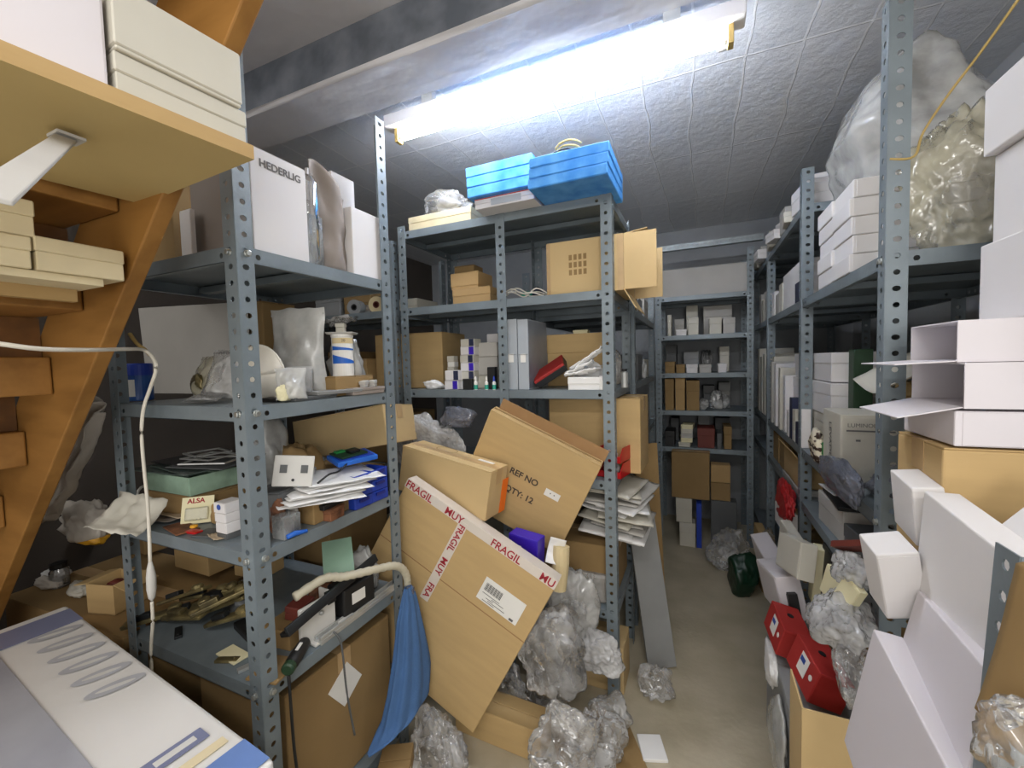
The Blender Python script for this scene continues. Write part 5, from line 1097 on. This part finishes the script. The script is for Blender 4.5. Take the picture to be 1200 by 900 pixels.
for i, (y_, z_, d, mt, lab) in enumerate(((2.50, .9505, (.10, .10, .20), 'film_milky', 'cloudy film bag hanging out of the third shelf, aisle side rack'), (2.80, .9505, (.10, .12, .18), 'film', 'grey film bag between the boxes of the third shelf, aisle side rack'), (2.80, 1.2805, (.10, .10, .16), 'film_milky', 'cloudy film bag between the boxes of the second shelf, aisle side rack'), (2.56, .5005, (.12, .12, .3), 'film', 'tall film bag on the lowest shelf of the aisle side rack'))):
    crumple('plastic_bag', lab, 'plastic bag', (-.34, y_, z_), d, mt, 450+i, .32, 2.2)

# ================================================================ racks right of the aisle
XR = .405
def rbox(px0, px1, yt, z_, dep, lab, m='white', off=0, fn=None, grp=None, rz=0, **k):
    d, l = sb(px0, px1, yt, XR+off, z_, dep); d = (dep, max(.008, d[1]-.002), max(.012, d[2]))
    return (fn or tuckbox)(lab, d, l, (0, 0, rz), m, **({'group': grp} if grp else {}), **k)
# top, z 1.638 : white stack of boxes
z = 1.6385
g = 'long white boxes piled beside the right post'
yA, yB = 1.545, 1.91
zt = PY(1003, 209, yA).z; h = (zt-z)/5
for i in range(5):
    for j in range(2):
        yy = yA+(yB-yA)*(.25+.5*j)
        tuckbox('long white box, %s from the bottom of the %s column by the tall post' % (ORD[i], ['near', 'far'][j]), (.30, (yB-yA)/2-.003, h-.0008), (.405+.15+.004*((i*5+j) % 3), yy, z+h*i), (0, 0, 0), 'white', g, 'white_box', 's')
t = tuckbox('white carton with a dark blue printed corner on the right rack', (.16, .46, .185), (XR+.095, 2.46, z), (0, 0, 0), 'white', None, 'white_carton', 's')
b = MB(); b.box((-.082, -.14, .05), (.001, .10, .09), 'navy'); b.build('printed_corner', t)
b = MB(); n = 28
def roll(name, lab, loc, r, l, rot, m='kraftroll', ri=.55):
    b = MB(); n = 28; vs = [(rr*math.cos(2*math.pi*k/n), rr*math.sin(2*math.pi*k/n), zz) for (rr, zz) in ((r*ri, -l/2), (r, -l/2), (r, l/2), (r*ri, l/2)) for k in range(n)]
    b.add(vs, [(j*n+k, j*n+(k+1) % n, ((j+1) % 4)*n+(k+1) % n, ((j+1) % 4)*n+k) for j in range(4) for k in range(n)], m); return tag(b.build(name, loc=loc, rot=rot, smooth=False), lab, 'roll')
roll('cardboard_tube', 'short brown cardboard roll lying behind the printed white carton', (.66, 2.05, z+.062), .06, .10, (0, R(90), 0)) if 0 else None
roll('cardboard_tube', 'grey brown cardboard tube under the film on the white box pile', (.50, 1.92, z+.30), .05, .16, (0, R(90), R(10)), 'kraftroll', .6) if 0 else None
t = carton('brown carton behind the white box pile on the right rack', (.30, .16, .26), (.70, 2.04, z), (0, 0, 0), 'taupe', None)
roll('cardboard_tube', 'grey brown cardboard tube showing above the white box pile', (.58, 2.06, z+.261+.041), .040, .20, (0, R(90), 0), 'kraftroll', .6)
crumple('plastic_bag', 'big cloudy film bag bulging over the white boxes of the right rack', 'plastic bag', (.61, 1.84, zt+.004), (.50, .76, .46), 'film_milky', 301, .12, 1.8, n=5)
crumple('plastic_bag', 'bag of folded yellowish film right of the tall post', 'plastic bag', (.60, 1.425, z+.001), (.27, .12, .36), 'film_tan', 305, .34, 3.4, (0, 0, R(-8)), n=5)
crumple('plastic_bag', 'crinkled clear film heap behind the yellowish film bag', 'plastic bag', (.84, 1.46, z), (.14, .16, .30), 'film', 306, .3)
b = MB(); b.tube(smoothpath([Vector((.412, 1.288, PY(1040, 187, 1.288).z)), Vector((.455, 1.285, PY(1062, 185, 1.285).z)), PY(1082, 155, 1.28), PY(1112, 110, 1.27), PY(1150, 60, 1.25), PY(1200, -10, 1.22)]), .0028, 'cordyel', 6)
tag(b.build('string', smooth=True), 'yellow string tied round the tall right post and running to the ceiling', 'string')
# second bay, shelf 1.638
names = ['first', 'second', 'third', 'fourth', 'fifth', 'sixth']
bays = [(2.77, .10, .16, 'offwhite'), (2.88, .12, .12, 'greyboard'), (3.03, .10, .15, 'white')]
for i, (y_, w_, h_, c) in enumerate(bays):
    tuckbox('%s box standing %s from the near end, upper shelf, second right bay' % ({'offwhite': 'white', 'white': 'bright white', 'greyboard': 'pale grey'}[c], ORD[i]), (.2, w_, h_), (XR+.115, y_, z), (0, 0, 0), c, 'boxes on the second bay', 'white_box', 's')
for i, (y_, w_, h_, c) in enumerate(((3.24, .10, .12, 'offwhite'), (3.36, .10, .20, 'greyboard'), (3.49, .10, .16, 'offwhite'), (3.62, .1, .21, 'greyboard'))):
    tuckbox('%s box standing %s from the near end, upper shelf, last right bay' % ({'offwhite': 'white', 'greyboard': 'pale grey'}[c], ORD[i]), (.2, w_, h_), (XR+.115, y_, z), (0, 0, 0), c, 'boxes on the last bay', 'white_box', 's')
# raised shelf z 2.04
z = 2.0405
for i, (y_, w_, h_, c, dx, rz) in enumerate(((2.30, .14, .10, 'white', .10, .1), (2.48, .13, .05, 'offwhite', .08, -.1), (2.64, .12, .12, 'greyboard', .10, .05), (2.80, .13, .05, 'white', .06, .2), (2.97, .14, .09, 'offwhite', .08, -.05), (3.30, .14, .06, 'white', .05, .05), (3.44, .14, .11, 'greyboard', .09, 0), (3.62, .13, .07, 'offwhite', .07, .2))):
    lidbox('%s box, %s from the near end of the raised top shelf' % ({'offwhite': 'white', 'white': 'bright white', 'greyboard': 'pale grey'}[c], ORD[i]), (.2, w_, h_), (XR+dx, y_, z), (0, 0, rz), c, .4, 'boxes on the raised top shelf')
for i, (y_, z_) in enumerate(((2.31, .101), (2.49, .051), (2.97, .091))):
    lidbox('small white box riding on the %s box of the raised top shelf' % ['nearest', 'second', 'fifth'][i], (.12, .09, .05), (XR+.09, y_, z+z_), (0, 0, .15*i-.1), 'white', .4, 'boxes on the raised top shelf')
mat('zebra', '#e6dcc4', .6, 0, 0, 16, col2='#3d2a20', stretch=(1, 1, 3))
for n_ in MATS['zebra'].node_tree.nodes:
    if n_.type == 'VALTORGB': n_.color_ramp.elements[0].position = .47; n_.color_ramp.elements[1].position = .50
# shelf z .995, near bay: white trays, dark green box and lettered white box
z = .9955
g = 'white trays stacked on the middle shelf of the right rack'
zz = z
rows = ((.075, 'white'), (.095, 'offwhite'), (.13, 'white'), (.115, 'white'))
for i, (h_, c) in enumerate(rows):
    lidbox('long white tray, %s from the bottom of the pile on the right rack' % ORD[i], (.16, .70-.05*(i % 2), h_-.004), (.530+.006*(i % 2), 2.255, zz), (0, 0, 0), c, .35, g, 'white_tray'); zz += h_
t = tuckbox('dark green box standing on end beside the white trays', (.055, .06, .42), (.525, 1.86, z), (0, 0, 0), 'greendk', None, 'green_box', 'f')
lidbox('flat green box lying at the foot of the dark green box', (.05, .05, .085), (.435, 1.862, z), (0, 0, 0), 'green', .5, None, 'green_box')
t = tuckbox('white box with faint grey lettering behind the tall right post', (.17, .20, .215), (.405+.087, 1.715, z), (0, 0, 0), 'offwhite', None, 'white_carton', 's')
b = MB(); b.box((-.01, -.1015, .165), (.12, .0006, .005), 'inkgrey'); b.box((-.04, -.1015, .135), (.012, .0006, .006), 'inkgrey'); b.build('printed_line', t)
text(t, 'LUMINOLOGIA', .017, (-.01, -.1022, .182), FRONT, 'inkgrey'); text(t, 'LEVADOR', .034, (-.0874, .0, .105), (R(90), R(90), R(-90)), 'inkgrey', bold=.0004)
crumple('patterned_bag', 'brown and cream striped bag at the shelf edge beside the lettered box', 'bag', (XR+.012, 1.94, z), (.05, .22, .13), 'zebra', 313, .22)
crumple('plastic_bag', 'grey film bag sagging over the shelf edge by the tall right post', 'plastic bag', (XR-.028, 1.48, .992), (.06, .38, .115), 'film_dark', 314, .22, n=5)
crumple('plastic_bag', 'upper fold of grey film lying on the shelf behind the sagging bag', 'plastic bag', (XR+.10, 1.47, z), (.16, .26, .09), 'film_dark', 324, .25)
for i, h_ in enumerate((.22, .045, .045)):
    carton(['grey carton at the back of the middle shelf under the kraft boxes', 'lower flat kraft box near the top of the middle shelf', 'upper flat kraft box near the top of the middle shelf'][i], (.26, .34, h_-.001), (.78-.02*i, 1.62+.02*i, z+(0, .22, .265)[i]), (0, 0, 0), 'greydk' if i == 0 else 'card', None)
sheet('paper_sheet', 'white folded sheet sloping behind the dark green box', 'paper', (.60, 1.70, 1.33), .22, .18, 'offwhite', (R(10), R(-30), 0), .03, 316)
for i, (y_, w_, h_, c, off) in enumerate(((2.62, .06, .30, 'white', .03), (2.70, .05, .34, 'offwhite', .02), (2.77, .05, .31, 'greyboard', .03), (2.84, .06, .36, 'white', .02), (2.91, .05, .33, 'offwhite', .03), (2.98, .05, .37, 'greyboard', .02), (3.05, .06, .40, 'offwhite', .04))):
    tuckbox('%s upright folder box, %s from the near end, second right bay' % ({'offwhite': 'white', 'white': 'bright white', 'greyboard': 'pale grey'}[c], ORD[i]), (.22, w_-.002, h_), (XR+.11+off-.02, y_, z), (0, 0, 0), c, 'upright boxes on the second bay', 'folder_box', 's')
for i, (y_, w_, h_) in enumerate(((3.25, .1, .33), (3.38, .1, .42), (3.52, .1, .40), (3.66, .1, .46))):
    tuckbox('pale upright box, %s from the near end on the last bay middle shelf' % ORD[i], (.22, w_, h_), (XR+.12, y_, z), (0, 0, 0), 'offwhite', 'upright boxes on the last bay', 'folder_box', 's')
for i, (y_, c, h_) in enumerate(((2.20, 'white', .17), (2.27, 'navy', .10), (2.34, 'offwhite', .15), (2.41, 'navy', .20), (2.48, 'white', .13))):
    tuckbox(['white box at the joint of the two bays at the shelf edge', 'navy box second from the bay joint at the shelf edge', 'white box between two navy boxes at the shelf edge', 'taller navy box at the shelf edge of the second bay', 'white box beyond the taller navy box at the shelf edge'][i], (.035, .06, h_), (XR+.022, y_, z), (0, 0, 0), c, 'small boxes at the shelf edge', 'small_box', 's')
# shelf z .765: kraft carton, red cloth, white cases
z = .7655
t = opencarton('open kraft carton under the middle shelf of the right rack', (.24, .36, .13), (XR+.13, 2.42, z+.03), (0, 0, 0), 'card', ((3, 130),), fl=.2)
lidbox('white flat carton under the open kraft carton', (.25, .38, .028), (XR+.13, 2.42, z), (0, 0, 0), 'greyboard', .5)
for i, y_ in enumerate((2.75, 2.97)): carton(['kraft carton on the lower shelf beyond the open carton', 'kraft carton farthest on the lower shelf of the second bay'][i], (.3, .18, .17), (.58, y_, z), (0, 0, 0), 'card_dk', None)
crumple('red_cloth', 'bright red cloth bundle hanging over the lower shelf edge', 'cloth', (XR-.034, 2.26, .645), (.06, .36, .18), 'red', 321, .5, 2.6)
carton('brown carton at the back of the lower shelf in the near bay', (.30, .60, .18), (.74, 1.70, z), (0, 0, 0), 'card_dk', None)
g = 'white cases heaped on the lower shelf'
pile = [(.50, 1.82, .0, .14, .26, .115, .05, 'greyboard', 'grey plastic case with pale top in the heap under the film bag'), (.49, 1.53, .0, .12, .20, .10, .1, 'greydk', 'dark grey case nearest the tall post in the heap'),
        (.50, 1.80, .116, .15, .24, .014, -.05, 'black', 'black tray lying on the grey plastic case'), (.49, 1.88, .131, .12, .14, .008, .1, 'paper', 'white sheet of card on the black tray')]
for i, (x_, y_, dz, a_, b_, h_, rz, c, lab) in enumerate(pile): lidbox(lab, (a_, b_, h_-.001), (x_, y_, z+dz), (0, 0, rz), c, .4, g, 'white_case')
# heap sliding down to the floor
z0 = .1605
carton('brown carton low in the right rack near the tall post', (.40, .40, .30), (.66, 1.52, z0), (0, 0, 0), 'card_dk'); carton('brown carton low in the right rack further along', (.40, .36, .34), (.66, 1.95, z0), (0, 0, 0), 'card_dk')
for i, y_ in enumerate((2.4, 2.75)): carton(['brown carton low in the second bay of the right rack', 'brown carton deep in the second bay of the right rack'][i], (.36, .3, .34), (.63, y_, z0), (0, 0, 0), 'card')
def heap(lab, px, py, X_, d, rot, m, name='white_box', **k):
    c = PX(px, py, X_); return tuckbox(lab, d, (c.x, c.y, c.z-d[2]/2), tuple(R(q) for q in rot), m, name=name, **k)
g = 'empty white cases on the heap'
carton('dark carton on the floor buried under the white cases of the heap', (.05, .36, .30), (.375, 2.14, 0), (0, 0, 0), 'greydk', None)
heap('white paper box lid upright below the red cloth', 921, 607, .375, (.05, .20, .10), (0, 0, 3), 'white', group=g, side='s')
heap('second white box lid hanging under the first, below the red cloth', 926, 632, .345, (.04, .16, .10), (6, 0, 6), 'offwhite', group=g, side='s')
heap('white open sleeve with a blue mark beside the rack post in the heap', 930, 652, .30, (.05, .20, .12), (-12, 10, 8), 'offwhite', group=g, side='s')
heap('white flat case spilling into the aisle at the far side of the heap', 907, 655, .33, (.08, .26, .14), (8, -14, 8), 'white_lilac', group=g, side='s')
heap('white case with dark lining below the far flat case', 921, 690, .30, (.08, .24, .15), (-10, -10, 10), 'white_lilac', group=g, side='s')
heap('black lining tray between the white cases', 931, 715, .315, (.03, .16, .15), (-10, -8, 8), 'black', name='black_tray', side='s')
heap('white case edge beside the post at the near end of the dark lining', 936, 700, .41, (.03, .08, .18), (-22, 0, 8), 'white', group=g, side='s')
heap('white case with black inner panel in the middle of the heap', 955, 672, .38, (.03, .06, .20), (0, 4, 0), 'cream', group=g, side='s')
heap('black inner panel standing behind the cream insert', 968, 676, .40, (.02, .12, .20), (0, 4, 0), 'black', name='black_card', side='s')
heap('cream cardboard insert beside the black inner panel', 975, 685, .35, (.03, .08, .09), (10, 8, 14), 'cream', name='cream_insert', side='s')
heap('folded cream insert leaning on the first insert', 988, 690, .34, (.02, .06, .08), (24, 8, 20), 'cream', name='cream_insert', side='s')
heap('maroon wallet lying on the film of the heap', 1000, 640, .37, (.04, .13, .016), (-26, 20, 10), 'redcore', name='maroon_wallet', side='t')
heap('brown battered box low at the far end of the heap', 893, 690, .36, (.06, .30, .26), (4, 0, 4), 'card_dk', name='brown_box', side='s')
heap('second brown box above the battered one at the far end', 893, 640, .37, (.05, .30, .20), (0, 0, 2), 'card', name='brown_box', side='s')
crumple('paper_scrap', 'white paper crushed at the foot of the far red box', 'paper', (.225, 1.62, .28), (.04, .20, .14), 'paper', 343, .3)
crumple('plastic_bag', 'white film bag crushed low beside the open floor carton', 'plastic bag', (.215, 1.42, .14), (.05, .22, .22), 'film_milky', 344, .3)
for i, (px, py, X_, d, m_) in enumerate(((985, 720, .33, (.14, .22, .13), 'bubble'), (1000, 665, .37, (.10, .16, .10), 'bubble'), (950, 655, .40, (.10, .14, .14), 'film'), (1000, 780, .34, (.10, .18, .16), 'film_clear'), (945, 770, .42, (.1, .16, .2), 'film_milky'), (900, 700, .385, (.07, .20, .2), 'film'))):
    c = PX(px, py, X_); crumple('bubble_wrap' if 'bub' in m_ else 'plastic_bag', ['thick bubble wrap in the middle of the right heap', 'bubble wrap under the maroon wallet', 'clear film around the cream insert', 'clear film strip running down beside the big white boxes', 'cloudy film bag behind the red boxes', 'clear film at the far foot of the right heap'][i], 'bubble wrap' if 'bub' in m_ else 'plastic bag', (c.x, c.y, max(.17, c.z-d[2]/2)), d, m_, 330+i, .3, 2.4, n=5)
# red boxes in an open carton on the floor
c0 = PZ(1000, 900, .0)
a, e = PX(940, 860, .33), PX(1015, 880, .33)
t = opencarton('open brown carton on the floor in front of the red boxes', (.18, .14, .56), (.312, 1.22, 0), (0, 0, 0), 'card_lt', ((1, 150),), fl=.25, skip=(1,))
carton('grey carton on the floor under the red boxes', (.17, .44, .40), (.315, 1.55, 0), (0, 0, 0), 'grey', None)
def redbox(lab, c, rot, d=(.085, .152, .095)):
    t = tuckbox(lab, d, c, rot, 'redbox', 'red boxes', 'red_box', 's', center=True)
    b = MB(); b.box((-.0436, -.005, .008), (.001, .045, .055), 'label'); b.box((-.0444, .002, .018), (.0008, .025, .014), 'inkblue'); b.build('sticker', t)
    b = MB(); b.lathe([(.010, 0), (.010, .0012)], 'black', 14, Matrix.Translation((.0, .015, .0482))); b.build('finger_hole', t)
    b = MB(); b.lathe([(.008, 0), (.008, .0012)], 'label', 12, Matrix.Translation((-.0432, -.052, .008)) @ Matrix.Rotation(R(-90), 4, 'Y')); b.build('round_sticker', t)
    return t
redbox('bright red box with white sticker standing in the open floor carton', (.303, 1.378, .512), (.101, .298, .186))
redbox('red box behind the sticker one, farther along the heap', (.268, 1.61, .480), (.10, .25, .12))
crumple('paper_scrap', 'white paper crushed between the red boxes and the floor carton', 'paper', PX(918, 800, .33)-Vector((0, 0, .07)), (.05, .12, .14), 'paper', 341, .3)
carton('flat brown carton piece lying under the front of the white boxes', (.12, .10, .08), (.37, 1.10, 0), (0, 0, .4), 'card', None)

# ================================================================ nearest bay on the right: white boxes bulging out
rack('low steel rack at the right edge of the picture, half hidden by white boxes', .27, .93, .645, 1.26, 1.17, ((.995, .445, .93), (.62, .445, .93), (.16, .445, .93)), posts=((1, 1), (-1, 1)), lean=(.05, 0))
def wbx(lab, d, loc, rot, m='white', side='t', **k): return tuckbox(lab, d, loc, rot, m, 'big white boxes at the right', 'white_box', side, center=True, **k)
def ds(s, d): return tuple(q*s for q in d)
wbx('small white box nearest the tall right post, standing upright above a wider one', (.047, .104, .114), (.389, 1.052, 1.101), (.102, -.113, -.029), side='s')
wbx('white square box projecting furthest into the aisle, below the small upright box', (.065, .071, .137), (.336, 1.001, .980), (.199, -.216, .056))
wbx('large white box right of the square projecting box, its long side to the aisle', ds(.83, (.059, .273, .220)), K(.83, (.470, 1.045, .978)), (.116, .016, .018))
wbx('long lilac white box in the middle of the leaning white boxes', ds(.83, (.050, .316, .227)), K(.83, (.418, .995, .779)), (-.048, .216, -.085), 'white_lilac')
wbx('long white box lowest of the leaning white boxes', ds(.85, (.053, .318, .301)), K(.85, (.349, .984, .633)), (.102, .138, 0), 'white_lilac')
wbx('white box leaning behind the large one, its corner pointing up', (.10, .16, .14), K(.83, (.585, .98, 1.06)), (.05, R(38), .05))
carton('white carton under the leaning white boxes', (.12, .30, .60), (.345, .98, 0), (0, 0, 0), 'offwhite', None, name='white_carton', cat='box') if 0 else None
carton('brown carton carrying the leaning white boxes', (.14, .28, .06), (.53, .88, .6205), (0, 0, 0), 'card_dk', None)
# pile on the shelf at z .995
zs = .9955; YW = 1.00
zc_ = PY(1160, 527, YW).z
carton('brown carton at the bottom of the white pile, right of the tall post', (.42, .19, zc_-zs-.001), (.615, YW+.10, zs), (0, 0, 0), 'card', 'tape')
zz = [PY(1160, y, YW).z for y in (527, 479, 424, 372.5, 267, 147, 55)]
tuckbox('closed white box lowest of the pile on the brown carton', (.36, .19, zz[1]-zz[0]-.008), (.595, YW+.10, zz[0]+.003), (0, 0, R(1.5)), 'white_lilac', 'white pile at the right edge', 'white_box', 's')
def endopen(lab, x0, y0, z0, h, w, l, flaps, rz=0):
    return opencarton(lab, (h, w, l), (x0+l, y0+w/2, z0+h/2), (0, R(-90), rz), 'white_lilac', flaps, 'white pile at the right edge', 'open_white_box', 'box', 1.15, .0025, 'offwhite')
endopen('open ended white box with a drooping flap, second above the brown carton', .425, YW, zz[1], zz[2]-zz[1]-.001, .19, .36, ((3, 103),), R(1))
endopen('open ended white box with a short flap, third above the brown carton', .425, YW+.005, zz[2], zz[3]-zz[2]-.001, .19, .36, ((3, 93),), R(-1))
for i in range(3):
    tuckbox(['deep white box on the two open ended boxes', 'deep white box second from the top of the pile', 'topmost deep white box of the pile under the ceiling'][i], (.34, .36, zz[i+4]-zz[i+3]-.0015), ((.515, .532, .515)[i]+.17, .80+.18, zz[i+3]), (0, 0, 0), 'white', 'white pile at the right edge', 'white_box', 's')
# torn cardboard and film at the lower right corner
b = MB()
def tf(u, v):
    return Vector((-.012*math.sin(u*3)-.02*v*v, (u-.5)*.10, (v-.5)*.19+.012*noise.noise(Vector((u*9, 3, 1)))*(1 if v > .9 else 0)+.01*math.sin(u*9)*(v > .85)))
b.grid(tf, 16, 20, 'card_dk'); c = PY(1256, 800, .57)
tag(b.build('torn_cardboard', smooth=True, solid=.005, loc=c, rot=(R(12), 0, R(35))), 'torn brown cardboard flap at the lower right edge of the picture', 'cardboard')
crumple('plastic_bag', 'crinkled clear film at the lower right corner', 'plastic bag', PY(1200, 885, .56)-Vector((0, 0, .03)), (.07, .07, .10), 'film_clear', 361, .3)
